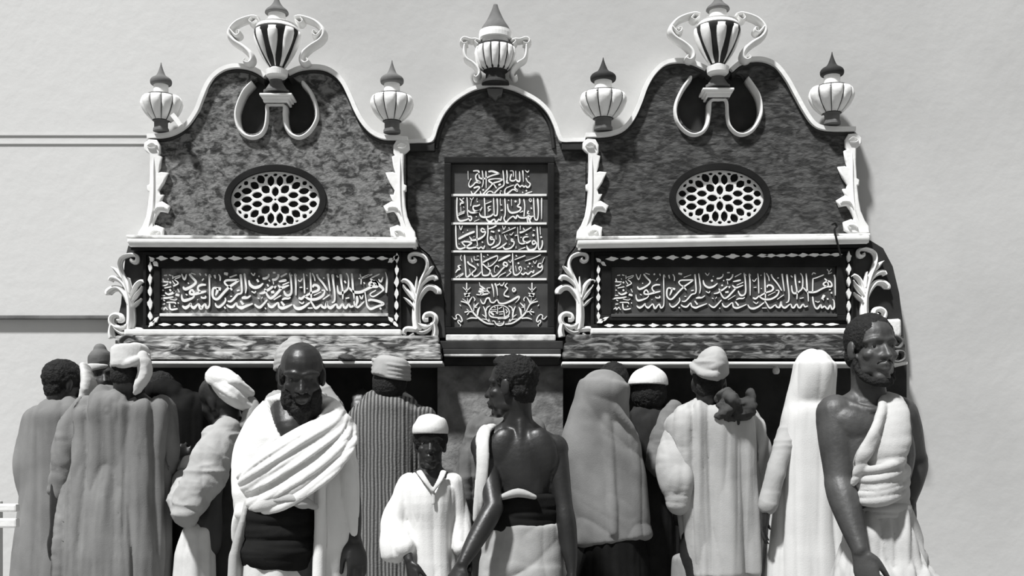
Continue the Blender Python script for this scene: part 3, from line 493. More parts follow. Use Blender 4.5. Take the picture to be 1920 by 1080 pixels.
# ------------------------------------------------------------------ urns standing on the copings
def urn(label, cx, d, foot, body, neck, lid, m_foot, petals, pet_rng, pet_w, handle=None, rim=None, m_body=M_dark, tilt=0, lid_m=None):
    """profiles: lists of (photo y, half width px) from bottom to top"""
    f = mpp(d); base_y = foot[0][0]; c = pt(cx, base_y, d)
    t = thing('urn', label, 'urn', c)
    prof = lambda L: [(max(w*f, .001), (base_y-y)*f) for y, w in L]
    for nm, L, m in (('foot', foot, m_foot), ('bowl', body, m_body), ('neck', neck, M_white), ('lid', lid, lid_m or M_grey)):
        if not L: continue
        Q = catmull([(w, y) for y, w in L], 4) if nm in ('bowl', 'lid') else [(w, y) for y, w in L]
        b = bmesh.new(); lathe(b, prof([(y, w) for w, y in Q]), c, 32); link(nm, from_bm(b), m, t, nm in ('bowl', 'lid'))
    if rim:
        b = bmesh.new(); lathe(b, prof(rim), c, 32); link('rim', from_bm(b), M_white, t, False)
    # raised white gadroon panels around the bowl
    bw = np.array(sorted(body)); y0, y1 = pet_rng
    b = bmesh.new()
    for k in range(petals):
        a0 = 2*math.pi*k/petals; rows = []
        for j in range(9):
            u = j/8; y = y0+(y1-y0)*u; r = float(np.interp(y, bw[:, 0], bw[:, 1]))*f
            half = pet_w(u)*math.pi/petals; row = []
            for i in range(5):
                v = -1+2*i/4; aa = a0+half*v; rr = r+.010*(1-v*v)**.5*min(1, 3*u+.2, 3*(1-u)+.2)+.001
                row.append(b.verts.new((c.x+rr*math.sin(aa), c.y-rr*math.cos(aa), c.z+(base_y-y)*f)))
            rows.append(row)
        for A, B in zip(rows, rows[1:]):
            for i in range(4): b.faces.new((A[i], A[i+1], B[i+1], B[i]))
    me = from_bm(b); o = link('gadroon_panels', me, M_white, t, True)
    o.modifiers.new('thick', 'SOLIDIFY').thickness = .006
    if handle:
        paths, w = handle
        for sx in (1, -1):
            b = bmesh.new()
            for P in paths:
                q = [(cx+sx*p[0], p[1], (p[2] if len(p) > 2 else 1)) for p in P]
                relief(b, q, w, d-.035, d+.03, SEC_DOME, 6, dref=d)
            link('handle', from_bm(b), M_white, t, True)
    return t
D_U = .13
pet_big = lambda u: (.25+.42*math.sin(math.pi*min(1, u*1.15+.12))**.6)*(1-.25*u)
H_BIG = ([[(-34,35,.7),(-44,33,1),(-60,37,1.1),(-75,44,1.1),(-86,56,1.2),(-88,67,1.3),(-80,78,1.2),(-63,89,1.2),(-50,101,1.3),(-46,113,1.2),(-52,120,.9),(-60,117,.7),(-57,112,.5)],
          [(-86,58,.7),(-76,69,.8),(-69,66,.8),(-70,60,.6),(-75,62,.5)], [(-36,40,.6),(-44,46,.7),(-50,42,.7),(-46,36,.6)]], 9)
def big_urn(label, cx, dy):
    S = lambda L: [(y+dy, w) for y, w in L]
    hd = ([[(p[0], p[1]+dy, p[2]) for p in P] for P in H_BIG[0]], H_BIG[1])
    return urn(label, cx, D_U+.05, S([(146,17),(143,20),(133,21),(131,16),(128,12)]), S([(129,11),(118,18),(100,28),(82,36),(68,41),(60,41),(54,36)]), S([(52,26),(44,19),(40,17),(26,16)]),
        S([(27,19),(25,22),(20,20),(14,13),(6,7),(-4,3),(-8,1)]), M_white, 8, (62+dy, 127+dy), pet_big, hd, S([(60,40),(58,42),(51,37),(49,38),(47,34)]))
big_urn('large urn with scrolled handles on the left gable', 519, 0)
big_urn('large urn with scrolled handles on the right gable', 1346, -6)
pet_s = lambda u: .94*(1-.05*u)
def small_urn(label, cx, yb, k=1.0, sx=1.0, lidm=None):
    yb -= 2
    Y = lambda L: [(yb+y*k, w*sx*k) for y, w in L]
    return urn(label, cx, D_U, Y([(0,16),(-4,16),(-8,14),(-18,14),(-21,17)]), Y([(-20,16),(-26,22),(-36,30),(-48,36),(-58,38),(-66,36),(-70,30)]), Y([(-69,30),(-72,22),(-74,15),(-92,15)]),
        Y([(-91,17),(-93,21),(-99,22),(-104,19),(-110,10),(-120,5),(-131,1.5),(-136,.6)]), M_grey, 10, (yb-66*k, yb-21*k), pet_s, None, None, M_dark, lid_m=lidm)
u = small_urn('small ribbed urn at the far left end of the left gable', 302, 248.5, .95, .95)
b = bmesh.new(); relief(b, [(322, 214), (330, 224), (338, 235)], 9, .17, .20, SEC_FLAT, 3); o = link('broken_piece', from_bm(b), M_white, u); o['label'] = 'broken white piece leaning at its foot'
small_urn('small ribbed urn on the right shoulder of the left gable', 735, 251)
small_urn('small ribbed urn on the left shoulder of the right gable', 1131, 246, 1.0, 1.1, M_dark)
small_urn('small ribbed urn at the far right end of the right gable', 1560, 235.5, 1.0, 1.0, M_dark)
c6 = urn('two handled urn with tall cone lid on the middle arch', 929, .10, [(158,26),(154,25),(150,19),(138,18),(135,21)], [(136,20),(130,27),(116,33),(102,36),(92,36),(86,33)], [(88,27),(80,25),(74,25)],
    [(60,28),(52,25),(40,17),(28,11),(16,6),(9,4)], M_dark, 14, (91, 134), lambda u: .86, ([[(-28,80,.9),(-36,76,1),(-46,76,.9),(-58,73,1),(-64,78,.9),(-60,84,.8),(-52,82,.7)], [(-58,86,1),(-58,100,.9),(-54,112,1),(-42,120,1.1),(-33,130,1.1),(-30,140,1),(-36,147,.9),(-40,144,.7)], [(-32,86,.9),(-38,80,.8),(-34,76,.7)]], 8), [(76,27),(74,31),(66,31),(60,30)], M_dark)

# ------------------------------------------------------------------ niches and pier below the ledges, small fittings
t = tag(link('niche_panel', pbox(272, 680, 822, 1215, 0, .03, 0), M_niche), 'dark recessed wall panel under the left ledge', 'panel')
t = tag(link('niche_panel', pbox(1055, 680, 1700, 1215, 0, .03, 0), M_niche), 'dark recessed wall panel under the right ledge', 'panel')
t = tag(link('stone_pier', pbox(820, 684, 1056, 1330, 0, .085, .004), M_pier), 'mottled grey stone pier below the middle sill', 'pier')
b = bmesh.new(); bmesh.ops.create_icosphere(b, subdivisions=3, radius=.5)
q = pt(651, 672, .24)
for v in b.verts:
    n = 1+.3*mnoise.noise(v.co*2.3); v.co = Vector((q.x+v.co.x*n*.085, q.y+v.co.y*n*.05, q.z+max(v.co.z*n, -.28)*.042))
tag(link('stone', from_bm(b), M_stone, None, False), 'dark flat stone lying on the left ledge', 'stone')
b = bmesh.new(); q = pt(1455, 693, .14)
lathe(b, [(.010, -.022), (.016, -.016), (.018, -.004), (.014, .008), (.009, .014), (.009, .03)], q, 20)
tag(link('tap', from_bm(b), M_whiteW, None, True), 'small pale tap knob hanging under the right ledge', 'tap')
b = bmesh.new(); relief(b, [(1561,420),(1567,418),(1570,424),(1566,430),(1569,445),(1574,465),(1578,482)], 3.2, .185, .20, SEC_DOME, 5)
tag(link('hanging_wire', from_bm(b), M_void, None, True), 'thin dark hooked wire hanging over the right cornice', 'wire')
# pale railing at the lower left edge of the picture
t = thing('railing', 'pale horizontal two bar railing at the lower left edge', 'railing', pt(-60, 860, 1.0)); t.location.z = 0
for y0, y1 in ((945, 960), (972, 990)):
    b = bmesh.new(); pbox(-260, y0, 30, y1, .96, 1.0, .008, b); link('rail', from_bm(b), M_white, t)
for x in (-220, -20):
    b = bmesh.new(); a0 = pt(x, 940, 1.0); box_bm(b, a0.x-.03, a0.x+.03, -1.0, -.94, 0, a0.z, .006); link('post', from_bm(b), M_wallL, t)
# ------------------------------------------------------------------ figure-building tools
M_skin = mat('dark_skin', .014, .024, scale=9, bump=.12, bscale=60, rough=.42, spec=.45)
M_skinB = mat('weathered_skin', .036, .068, scale=8, bump=.15, bscale=60, rough=.5, spec=.5)
M_hair = mat('black_hair', .012, .02, scale=60, bump=.9, bscale=120, rough=.8)
M_eye = mat('eye_white', .20, .25, rough=.25, spec=.5)
M_iris = mat('iris_black', .01, .012, rough=.2, spec=.5)
M_lip = mat('lip_skin', .05, .07, rough=.4, spec=.5)
def cloth_mat(name, v, var=.15, scale=10): return mat(name, v*(1-var), v*(1+var), scale=scale, detail=7, contrast=(.3, .7), bump=.12, bscale=220, rough=.95, spec=.05)
C_white = cloth_mat('bright_white_cotton', .70, .05); C_white2 = cloth_mat('white_cotton', .56, .10); C_ihram = cloth_mat('towelling_cloth', .46, .1)
C_grey = cloth_mat('grey_robe_cloth', .19, .18, 6); C_pale = cloth_mat('pale_robe_cloth', .36, .15, 7); C_veil = cloth_mat('grey_veil_cloth', .22, .16, 9)
C_shawl = cloth_mat('light_shawl_cloth', .30, .2); C_black = cloth_mat('black_cloth', .012, .3); C_dark = cloth_mat('dark_cloth', .028, .3); C_mid = cloth_mat('dim_grey_cloth', .13, .25)
C_stripe = mat('striped_robe_cloth', .06, .20, scale=19, kind='stripes', contrast=(.3, .7), bump=.3, bscale=120, rough=.95, spec=.05)

def _hash(ix, iy, iz, seed):
    h = (ix.astype(np.int64)*374761393+iy.astype(np.int64)*668265263+iz.astype(np.int64)*2147483647+seed*1274126177) & 0xffffffff
    h = ((h ^ (h >> 13))*1274126177) & 0xffffffff
    return ((h ^ (h >> 16)) & 0xffff)/65535.0
def vnoise(P, seed=0):
    i = np.floor(P).astype(np.int64); f = P-i; f = f*f*(3-2*f); out = 0
    for dx in (0, 1):
        for dy in (0, 1):
            for dz in (0, 1):
                w = (f[:, 0] if dx else 1-f[:, 0])*(f[:, 1] if dy else 1-f[:, 1])*(f[:, 2] if dz else 1-f[:, 2])
                out = out+w*_hash(i[:, 0]+dx, i[:, 1]+dy, i[:, 2]+dz, seed)
    return out
def creases(P, freq, seed, warp=.45, axis=None):
    """round folds parted by sharp valleys; freq per metre along each axis"""
    Q = P @ np.array(axis).T if axis is not None else P
    Q = Q*np.array(freq)
    w = np.stack([vnoise(Q*.6+9.1, seed+1), vnoise(Q*.6+4.7, seed+2), vnoise(Q*.6+2.3, seed+3)], 1)-.5
    n = vnoise(Q+w*warp*2, seed); m = vnoise(Q*1.9+w+17.3, seed+5)
    return np.minimum(np.abs(2*n-1)*1.5, 1)**.75*1.3+np.abs(2*m-1)**.8*.5-.55
def rotmat(axis, deg): return np.array(Matrix.Rotation(R(deg), 3, axis))

class Blob:
    def __init__(s): s.v = []; s.f = []
    def ring_loft(s, rings):
        b = len(s.v); n = len(rings[0])
        for r in rings: s.v += [tuple(p) for p in r]
        for i in range(len(rings)-1):
            for j in range(n): s.f.append((b+i*n+j, b+i*n+(j+1) % n, b+(i+1)*n+(j+1) % n, b+(i+1)*n+j))
        s.f.append(tuple(b+j for j in range(n))[::-1]); s.f.append(tuple(b+(len(rings)-1)*n+j for j in range(n)))
    def tube(s, pts, rad, side=(1, 0, 0), n=18, sub=4, caps=True, sq=2.0):
        """pts world points, rad list of r or (side radius, other radius); rounded ends; sq>2 squarer section"""
        rr = [(q, q) if not isinstance(q, (tuple, list)) else q for q in rad]
        A = np.array([list(p)+list(q) for p, q in zip(pts, rr)], float)
        Q = catmull(A, sub) if len(A) > 2 else np.array([A[0]+(A[1]-A[0])*t for t in np.linspace(0, 1, 4)])
        P = Q[:, :3]; W = np.maximum(Q[:, 3:], .002); T = np.gradient(P, axis=0); T /= np.maximum(np.linalg.norm(T, axis=1), 1e-9)[:, None]
        S = np.array(side, float); rings = []
        cap0 = [(-.95, .3), (-.8, .6), (-.5, .866), (-.2, .98)] if caps else []
        for i in range(len(P)):
            S = S-T[i]*S.dot(T[i]); L = np.linalg.norm(S)
            if L < 1e-6: S = np.cross(T[i], (0, 0, 1.)); L = np.linalg.norm(S)
            S = S/L; U = np.cross(T[i], S)
            def ring(c, k):
                out = []
                for j in range(n):
                    a = 2*math.pi*j/n; ca, sa = math.cos(a), math.sin(a); e = 2/sq
                    x = math.copysign(abs(ca)**e, ca)*W[i, 0]*k; y = math.copysign(abs(sa)**e, sa)*W[i, 1]*k
                    out.append(c+S*x+U*y)
                return out
            rm = min(W[i]) if caps is True else min(caps, min(W[i]))
            if i == 0:
                for o, k in cap0: rings.append(ring(P[i]+T[i]*o*rm, k))
            rings.append(ring(P[i], 1))
            if i == len(P)-1:
                for o, k in cap0[::-1]: rings.append(ring(P[i]-T[i]*o*rm, k))
        s.ring_loft(rings); return s
    def ell(s, c, r, M=None, n=18):
        M = M or Matrix.Identity(3); c = Vector(c); rings = []
        for i in range(1, n//2+1):
            a = math.pi*i/(n//2+1); ring = []
            for j in range(n):
                b = 2*math.pi*j/n
                ring.append(c+M @ Vector((r[0]*math.sin(a)*math.cos(b), r[1]*math.sin(a)*math.sin(b), r[2]*math.cos(a))))
            rings.append(ring)
        s.ring_loft(rings); return s
    def build(s, name, m, parent, voxel=.008, smooth=4, wr=(), smooth2=1):
        """join everything into one surface; wr: [(freq xyz, amplitude, seed, axis matrix or None, mask function or None)]"""
        me = bpy.data.meshes.new(name); me.from_pydata(s.v, [], s.f)
        o = bpy.data.objects.new('tmp', me); COL.objects.link(o)
        bmx = bmesh.new(); bmx.from_mesh(me); bmesh.ops.recalc_face_normals(bmx, faces=bmx.faces[:]); bmx.to_mesh(me); bmx.free()
        md = o.modifiers.new('r', 'REMESH'); md.mode = 'VOXEL'; md.voxel_size = voxel; md.adaptivity = 0
        if smooth: sm = o.modifiers.new('s', 'SMOOTH'); sm.factor = .5; sm.iterations = smooth
        dg = bpy.context.evaluated_depsgraph_get(); m2 = bpy.data.meshes.new_from_object(o.evaluated_get(dg))
        bpy.data.objects.remove(o); bpy.data.meshes.remove(me)
        if wr:
            n = len(m2.vertices); co = np.empty(n*3); no = np.empty(n*3)
            m2.vertices.foreach_get('co', co); m2.vertices.foreach_get('normal', no); co = co.reshape(-1, 3); no = no.reshape(-1, 3)
            d = np.zeros(n)
            for q in wr:
                freq, amp, seed = q[0], q[1], q[2]
                if freq is None: d += amp*seed(co, no); continue
                ax = q[3] if len(q) > 3 else None; mk = q[4] if len(q) > 4 else None
                c = creases(co, freq, seed, axis=ax); c = c*amp if amp > 0 else (.55-c)*-amp
                if mk is not None: c = c*mk(co)
                d += c
            co = co+no*d[:, None]; m2.vertices.foreach_set('co', co.ravel())
        m2.name = name
        return link(name, m2, m, parent, True)

def neckline(tri, soft=5):
    """pushes cloth in inside an open V at the throat, on the side towards the camera; tri: photo points"""
    def fn(co, no):
        sc = F_PX/(CAM_D+co[:, 1]); X = 960+co[:, 0]*sc; Y = HORIZ+(CAM_H-co[:, 2])*sc; m = np.full(len(co), 1e9)
        for (ax, ay), (bx, by) in zip(tri, tri[1:]+tri[:1]):
            L = math.hypot(bx-ax, by-ay); m = np.minimum(m, ((bx-ax)*(Y-ay)-(by-ay)*(X-ax))/L)
        return np.clip(m/soft+.5, 0, 1)*(no[:, 1] < .35)
    return fn
def head_matrix(yaw, pitch, roll): return Matrix.Rotation(R(yaw), 3, 'Z') @ Matrix.Rotation(R(pitch), 3, 'X') @ Matrix.Rotation(R(roll), 3, 'Y')
def add_head(B, c, hh, M, face=True, thin=1.0):
    L = lambda x, y, z: c+M @ (Vector((x*thin, y, z))*hh)
    E = lambda x, y, z, a, b, d: B.ell(L(x, y, z), (a*hh*thin, b*hh, d*hh), M)
    E(0, -.07, .16, .315, .395, .335); E(0, .07, -.13, .255, .285, .36); E(0, .22, -.41, .13, .11, .09); E(0, .09, -.31, .19, .18, .15)
    for sx in (-1, 1):
        E(sx*.32, -.04, -.01, .035, .085, .14); E(sx*.30, -.02, -.10, .03, .05, .06)
        E(sx*.17, .19, -.10, .095, .10, .08); E(sx*.17, .05, -.30, .08, .17, .10)
    if face:
        B.tube([L(-.235, .20, .085), L(-.12, .295, .115), L(0, .315, .09), L(.12, .295, .115), L(.235, .20, .085)], [.035*hh, .042*hh, .036*hh, .042*hh, .035*hh], side=M @ Vector((0, 0, 1)), n=10)
        B.tube([L(0, .29, .09), L(0, .345, -.02), L(0, .41, -.13)], [.032*hh, .038*hh, .052*hh], side=M @ Vector((1, 0, 0)), n=10)
        for sx in (-1, 1): E(sx*.058, .345, -.135, .045, .05, .036)
        B.tube([L(-.13, .275, -.262), L(-.045, .368, -.240), L(0, .366, -.247), L(.045, .368, -.240), L(.13, .275, -.262)], [.012*hh, .032*hh, .030*hh, .032*hh, .012*hh], side=M @ Vector((0, 0, 1)), n=8)
        B.tube([L(-.12, .275, -.285), L(0, .358, -.312), L(.12, .275, -.285)], [.012*hh, .040*hh, .012*hh], side=M @ Vector((0, 0, 1)), n=8)
        for sx in (-1, 1):   # eyelids around the eye opening
            B.tube([L(sx*.065, .265, .022), L(sx*.135, .288, .052), L(sx*.205, .235, .02)], [.013*hh, .017*hh, .012*hh], n=8)
            B.tube([L(sx*.07, .262, .008), L(sx*.135, .272, -.018), L(sx*.2, .235, .008)], [.012*hh, .014*hh, .012*hh], n=8)
    return L
def add_eyes(parent, c, hh, M, thin=1.0):
    for sx in (-1, 1):
        p = c+M @ (Vector((sx*.132*thin, .225, .018))*hh)
        b = bmesh.new(); bmesh.ops.create_uvsphere(b, u_segments=16, v_segments=10, radius=.058*hh)
        for v in b.verts: v.co += p
        e = link('eye', from_bm(b), M_eye, parent, True)
        q = p+M @ (Vector((sx*.010, .047, 0))*hh); b = bmesh.new(); bmesh.ops.create_uvsphere(b, u_segments=12, v_segments=8, radius=.026*hh)
        for v in b.verts: v.co += q
        me = from_bm(b); me.transform(Matrix.Translation(-world_loc(parent))); o = bpy.data.objects.new('iris', me); COL.objects.link(o)
        me.materials.append(M_iris); o.parent = e
def add_hand(B, w, d, nrm, thumb, k=1.0, curl=25, spread=1.0):
    """w wrist point, d towards the fingers, nrm out of the palm side the fingers curl to, thumb side direction"""
    w, d, nrm, th = Vector(w), Vector(d).normalized(), Vector(nrm).normalized(), Vector(thumb).normalized()
    nrm = (nrm-d*nrm.dot(d)).normalized(); s0 = d.cross(nrm).normalized(); th = s0 if s0.dot(th) > 0 else -s0
    B.tube([w-d*.03*k, w+d*.02*k, w+d*.06*k, w+d*.09*k], [(.025*k, .02*k), (.03*k, .019*k), (.041*k, .017*k), (.039*k, .013*k)], side=th, n=14)
    for off, ln, cu in ((.030, .072, 1.0), (.0105, .082, .9), (-.0095, .076, 1.05), (-.028, .060, 1.2)):
        p = w+d*(.088-abs(off-.008)*.25)*k+th*off*k; dr = (d+th*off*1.8*spread).normalized(); pts = [p-dr*.02*k, p]; q = p; ang = curl*cu*.6; ln *= 1.12
        for j, fr in enumerate((.45, .31, .24)):
            a_ = R(ang*(.6, 1, .8)[j]); dr = (dr*math.cos(a_)+nrm*math.sin(a_)).normalized()
            q = q+dr*ln*fr*k; pts.append(q)
        B.tube(pts, [.0088*k, .0092*k, .0086*k, .008*k, .0066*k], side=th, n=10)
    p = w+d*.022*k+th*.022*k
    B.tube([p, p+(d*.6+th*.45+nrm*.3)*.03*k, p+(d*.95+th*.38+nrm*.45)*.052*k, p+(d*1.2+th*.30+nrm*.6)*.072*k], [.014*k, .0125*k, .0105*k, .008*k], n=10)

def arm(B, sh, el, wr, k=1.0, side=(0, -1, 0), r=(.052, .047, .038, .041, .036, .027)):
    sh, el, wr = Vector(sh), Vector(el), Vector(wr)
    B.tube([sh, sh.lerp(el, .35), sh.lerp(el, .85), el], [r[0]*k, r[1]*k, r[2]*k, r[2]*k], side=side)
    B.tube([el, el.lerp(wr, .25), el.lerp(wr, .7), wr], [r[2]*k, r[3]*k, r[4]*.92*k, (r[5]*k, r[5]*.8*k)], side=side)
def legs(B, pel, sd, fw, k=1.0, spread=.078, stride=0.0):
    for sx in (-1, 1):
        h = pel+sd*sx*spread*k; st = fw*(stride*sx)
        kn = Vector((h.x+st.x*.5, h.y+st.y*.5, .50*k))+fw*.02; an = Vector((h.x+st.x, h.y+st.y, .085*k))
        B.tube([h+Vector((0, 0, -.02)), h.lerp(kn, .35), kn+Vector((0, 0, .05))], [.072*k, .068*k, .052*k])
        B.tube([kn+Vector((0, 0, .05)), kn.lerp(an, .35)-fw*.015, an+Vector((0, 0, .03)), an], [.055*k, .055*k, .036*k, .038*k])
        B.tube([an-fw*.05+Vector((0, 0, -.045)), an+fw*.06+Vector((0, 0, -.05)), an+fw*.16*k+Vector((0, 0, -.065))], [(.036*k, .035), (.042*k, .032), (.045*k, .018)], side=sd)
def person(label, group=None): return lambda pel: thing('person', label, 'person', (pel.x, pel.y, 0), group)
def body_axes(yaw):
    M = Matrix.Rotation(R(yaw), 3, 'Z'); return M @ Vector((1, 0, 0)), M @ Vector((0, 1, 0))
JOINTS = {}
def sleeves(B, r, which=(0, 1), rad=(.058, .056, .052, .045, .040), frac=.8, flat=.95):
    sh, el, wr, k = JOINTS[r.name]
    for i in which:
        a, b, c = Vector(sh[i]), Vector(el[i]), Vector(wr[i]); e = b.lerp(c, frac)
        B.tube([a, a.lerp(b, .5), b.lerp(a, .08), b.lerp(e, .5), e], [(q*k, q*k*flat) for q in rad], side=(0, -1, .001) if abs(b.x-a.x) > abs(b.z-a.z) else (1, 0, 0), n=20)
def figure(label, pel, neck, yaw, head, sh, el=None, wr=None, k=1.0, skin=M_skin, voxel=.0085, face=False, hands=(), extra=None, stride=0, eyes=False, chest=(.140, .084), waist=(.112, .074), hip=(.125, .084), thin=1.0, smooth=3, armr=None, bare=False, spread=.078):
    """pel, neck points; head=(centre, height, yaw, pitch, roll); sh/el/wr: pairs of points"""
    root = thing('person', label, 'person', (pel.x, pel.y, 0)); B = Blob(); sd, fw = body_axes(yaw)
    sdl = (Vector(sh[1])-Vector(sh[0])); sdl.z = 0; sdl.normalize()
    up = neck-pel
    B.tube([pel-up*.10, pel+up*.10, pel+up*.35, pel+up*.62, pel+up*.84, neck-up*.03], [(hip[0]*k*.95, hip[1]*k), (hip[0]*k, hip[1]*k), (waist[0]*k, waist[1]*k), (chest[0]*k, chest[1]*k), (chest[0]*k*.88, chest[1]*k*.88), (.075*k, .065*k)], side=sdl, n=24)
    M = head_matrix(*head[2:]); c = head[0]; hh = head[1]
    base = c+M @ (Vector((0, -.12, -.22))*hh)
    B.tube([neck-up*.06, neck.lerp(base, .5), base], [.066*k, .056*k, .058*k])
    L = add_head(B, c, hh, M, face, thin)
    for i in (0, 1):
        S = Vector(sh[i]); q = 1 if armr or bare else .82; B.tube([neck+up*.07, neck.lerp(S, .5)+up*.015, S], [.036*k, .042*k, .05*k*q]); B.ell(S, (.056*k*q, .056*k*q, .06*k*q))
        if el and el[i] is not None: arm(B, S, el[i], wr[i], k, **({'r': armr} if armr else {} if bare else {'r': (.042, .040, .034, .036, .033, .027)}))
    for h in hands: add_hand(B, *h)
    legs(B, pel, sd, fw, k, spread, stride)
    if extra: extra(B, L)
    B.build('body', skin, root, voxel, smooth)
    JOINTS[root.name] = (sh, el, wr, k)
    if eyes: add_eyes(root, c, hh, M, thin)
    return root, M, L
def rows(B, d, data, hy=.7, side=(1, 0, 0), n=40, sub=3, dz=None, sq=2.2):
    """data: (photo y, left x, right x[, depth ratio[, shift towards camera]]) -> loft of real depth"""
    P, W = [], []
    for q in data:
        k = q[3] if len(q) > 3 else hy; sft = q[4] if len(q) > 4 else 0
        a = pt((q[1]+q[2])/2, q[0], d); a = Vector((a.x, a.y-sft, a.z)); hw = (q[2]-q[1])/2*mpp(d); P.append(a); W.append((hw, max(min(hw*k, .2), min(.118, hw*.95))))
    B.tube(P, W, side=side, n=n, sub=sub, sq=sq, caps=.022); return B
def ypx(z, d): return HORIZ+(CAM_H-z)*F_PX/(CAM_D-d)
def sleeve(B, d, pts, rpx, dd=None, flat=.9):
    P = [pt(p[0], p[1], p[2] if len(p) > 2 else d) for p in pts]
    B.tube(P, [(r*mpp(d), r*mpp(d)*flat) for r in rpx], side=(1, 0, 0), n=20)
def hair_cap(root, c, hh, M, low=-.02, back=-.42, front=.26, amp=.004, m=M_hair, grow=1.07, thin=1.0):
    B = Blob(); B.ell(c+M @ (Vector((0, -.085, .165))*hh), (.325*hh*grow*thin, .40*hh*grow, .345*hh*grow), M, 28)
    B.ell(c+M @ (Vector((0, -.22, -.10))*hh), (.27*hh, .22*hh, .24*hh), M, 20)
    return B
def wrapped(B, c, hh, M, zc, r, n=5, tilt=0, rt=.03, dz=.05, seed=1, ry=None):
    """coils of cloth wound round a head"""
    rnd = random.Random(seed); ry = ry or r
    for i in range(n):
        P = []; t1, t2 = R(rnd.uniform(-10, 10)+tilt), R(rnd.uniform(-9, 9)); z0 = zc+dz*(i-(n-1)/2); k = 1-.10*abs(i-(n-1)/2)**1.3/(n/2)-.04*i
        for j in range(25):
            a = 2*math.pi*j/24+i; x, y = r*k*math.cos(a), ry*k*math.sin(a); z = z0+math.tan(t1)*x+math.tan(t2)*y
            P.append(c+M @ Vector((x, y, z)))
        B.tube(P, [(rt, rt*1.25)]*25, side=(0, 0, 1), n=12, sub=2, caps=False)
# ------------------------------------------------------------------ the people, from the wall outwards
def pel_at(px, d, k=1.0, z=.94): return Vector((pt(px, 900, d).x, -d, z*k))
def hem(d, z=.14): return ypx(z, d)
def vert(a=1.0, seed=0, fx=16): return [((fx*1.35, fx, .7), .010*a, 11+seed), ((fx*.5, fx*.35, .4), .014*a, 12+seed), ((fx*2.6, fx*2, 1.5), .003*a, 14+seed)]
def bunch(a=1.0, seed=0): return [((11, 11, 22), -.006*a, 21+seed), ((6, 6, 8), -.006*a, 22+seed)]
BACK = -1   # facing the wall is yaw 0

# --- man in long grey robe, left
def man_grey_robe():
    d = .75; n = pt(238, 748, d)
    r, M, L = figure('person seen from behind in long grey robe and pale wrapped cap', pel_at(225, d), n, 0, (pt(246, 698, d+.02), .225, -12, -8, 0),
        (pt(163, 772, d), pt(296, 774, d)), (pt(112, 893, d), pt(306, 868, d-.04)), (pt(104, 990, d+.02), pt(300, 900, d-.11)), hands=[(pt(104, 992, d+.02), (0, 0, -1), (0, 1, 0), (1, .4, 0), 1, 30), (pt(300, 900, d-.11), (-.1, 1, .1), (0, 0, 1), (-1, 0, 0), 1, 30)])
    B = Blob(); rows(B, d, [(739, 214, 268), (746, 193, 281), (757, 168, 301), (772, 155, 315), (800, 152, 318, .55), (850, 150, 306, .6), (910, 136, 305), (1000, 118, 307), (1080, 106, 312), (hem(d), 95, 316, .6)])
    sleeve(B, d, [(168, 772), (145, 820), (122, 875), (110, 920)], [24, 27, 25, 20]); sleeve(B, d, [(296, 772), (307, 820), (308, 868, d-.05), (300, 890, d-.12)], [21, 20, 17, 15])
    B.build('robe', C_grey, r, .008, 3, vert(1.6, 0, 14)+[((12, 12, 30), .004, 5, None, lambda c: (c[:, 0] < pt(140, 0, d).x)*(c[:, 2] < 1.35)*1.0)])
    B = Blob(); B.tube([pt(212, 742, d+.0), pt(238, 734, d+.035), pt(262, 739, d+.01)], [(.012, .022)]*3, side=(0, 0, 1)); B.tube([pt(212, 742, d), pt(240, 733, d-.09), pt(262, 739, d)], [(.012, .02)]*3, side=(0, 0, 1)); B.build('collar', C_grey, r, .005, 2)
    B = hair_cap(r, pt(246, 698, d+.02), .225, M, grow=1.0); B.build('hair', M_hair, r, .006, 3, [((70, 70, 70), .003, 2)])
    B = Blob(); B.tube([pt(245, 689, d+.035), pt(245, 668, d+.035), pt(245, 654, d+.03), pt(244, 647, d+.03)], [(.074, .105), (.076, .105), (.066, .09), (.03, .04)], n=28, sq=2.3, caps=False)
    B.tube([pt(212, 686, d+.07), pt(245, 680, d+.135), pt(277, 668, d+.07)], [.014, .018, .013], side=(0, 0, 1)); B.build('cap', C_white2, r, .005, 2, bunch(.6, 3))
    B = Blob(); B.tube([pt(268, 668, d+.09), pt(271, 695, d+.10), pt(263, 722, d+.10), pt(254, 738, d+.10)], [(.022, .03), (.027, .03), (.02, .022), (.008, .01)], side=(1, 0, 0)); B.build('cap_tail', C_white2, r, .005, 2, bunch(.8, 7))
man_grey_robe()

def man_far_left():
    d = .47; n = pt(122, 764, d)
    r, M, L = figure('person at the far left edge in pale grey robe with bare dark hair', pel_at(110, d), n, -25, (pt(124, 722, d), .215, -50, -4, 0),
        (pt(72, 790, d), pt(170, 788, d)), (pt(50, 880, d), pt(174, 880, d-.01)), (pt(70, 960, d), pt(186, 940, d-.03)), hands=[(pt(70, 962, d), (.1, .2, -1), (0, 1, 0), (1, .4, 0), 1, 30)])
    B = hair_cap(r, pt(124, 722, d), .215, M); B.build('hair', M_hair, r, .006, 3, [((70, 70, 70), .004, 2)])
    B = Blob(); rows(B, d, [(754, 100, 150), (762, 84, 164), (778, 66, 178), (800, 55, 184), (850, 50, 186), (920, 48, 182), (1000, 38, 176), (1080, 28, 176), (hem(d), 18, 185)])
    sleeves(B, r, frac=.9); B.build('robe', C_grey, r, .009, 4, vert(.8, 30, 12))
    B = Blob(); B.tube([pt(160, 690, d-.02), pt(167, 720, d+.0), pt(163, 748, d+.01), pt(150, 766, d+.03)], [(.02, .05), (.028, .07), (.03, .06), (.03, .03)]); B.build('head_scarf', C_white2, r, .006, 3, bunch(.6, 9))
man_far_left()

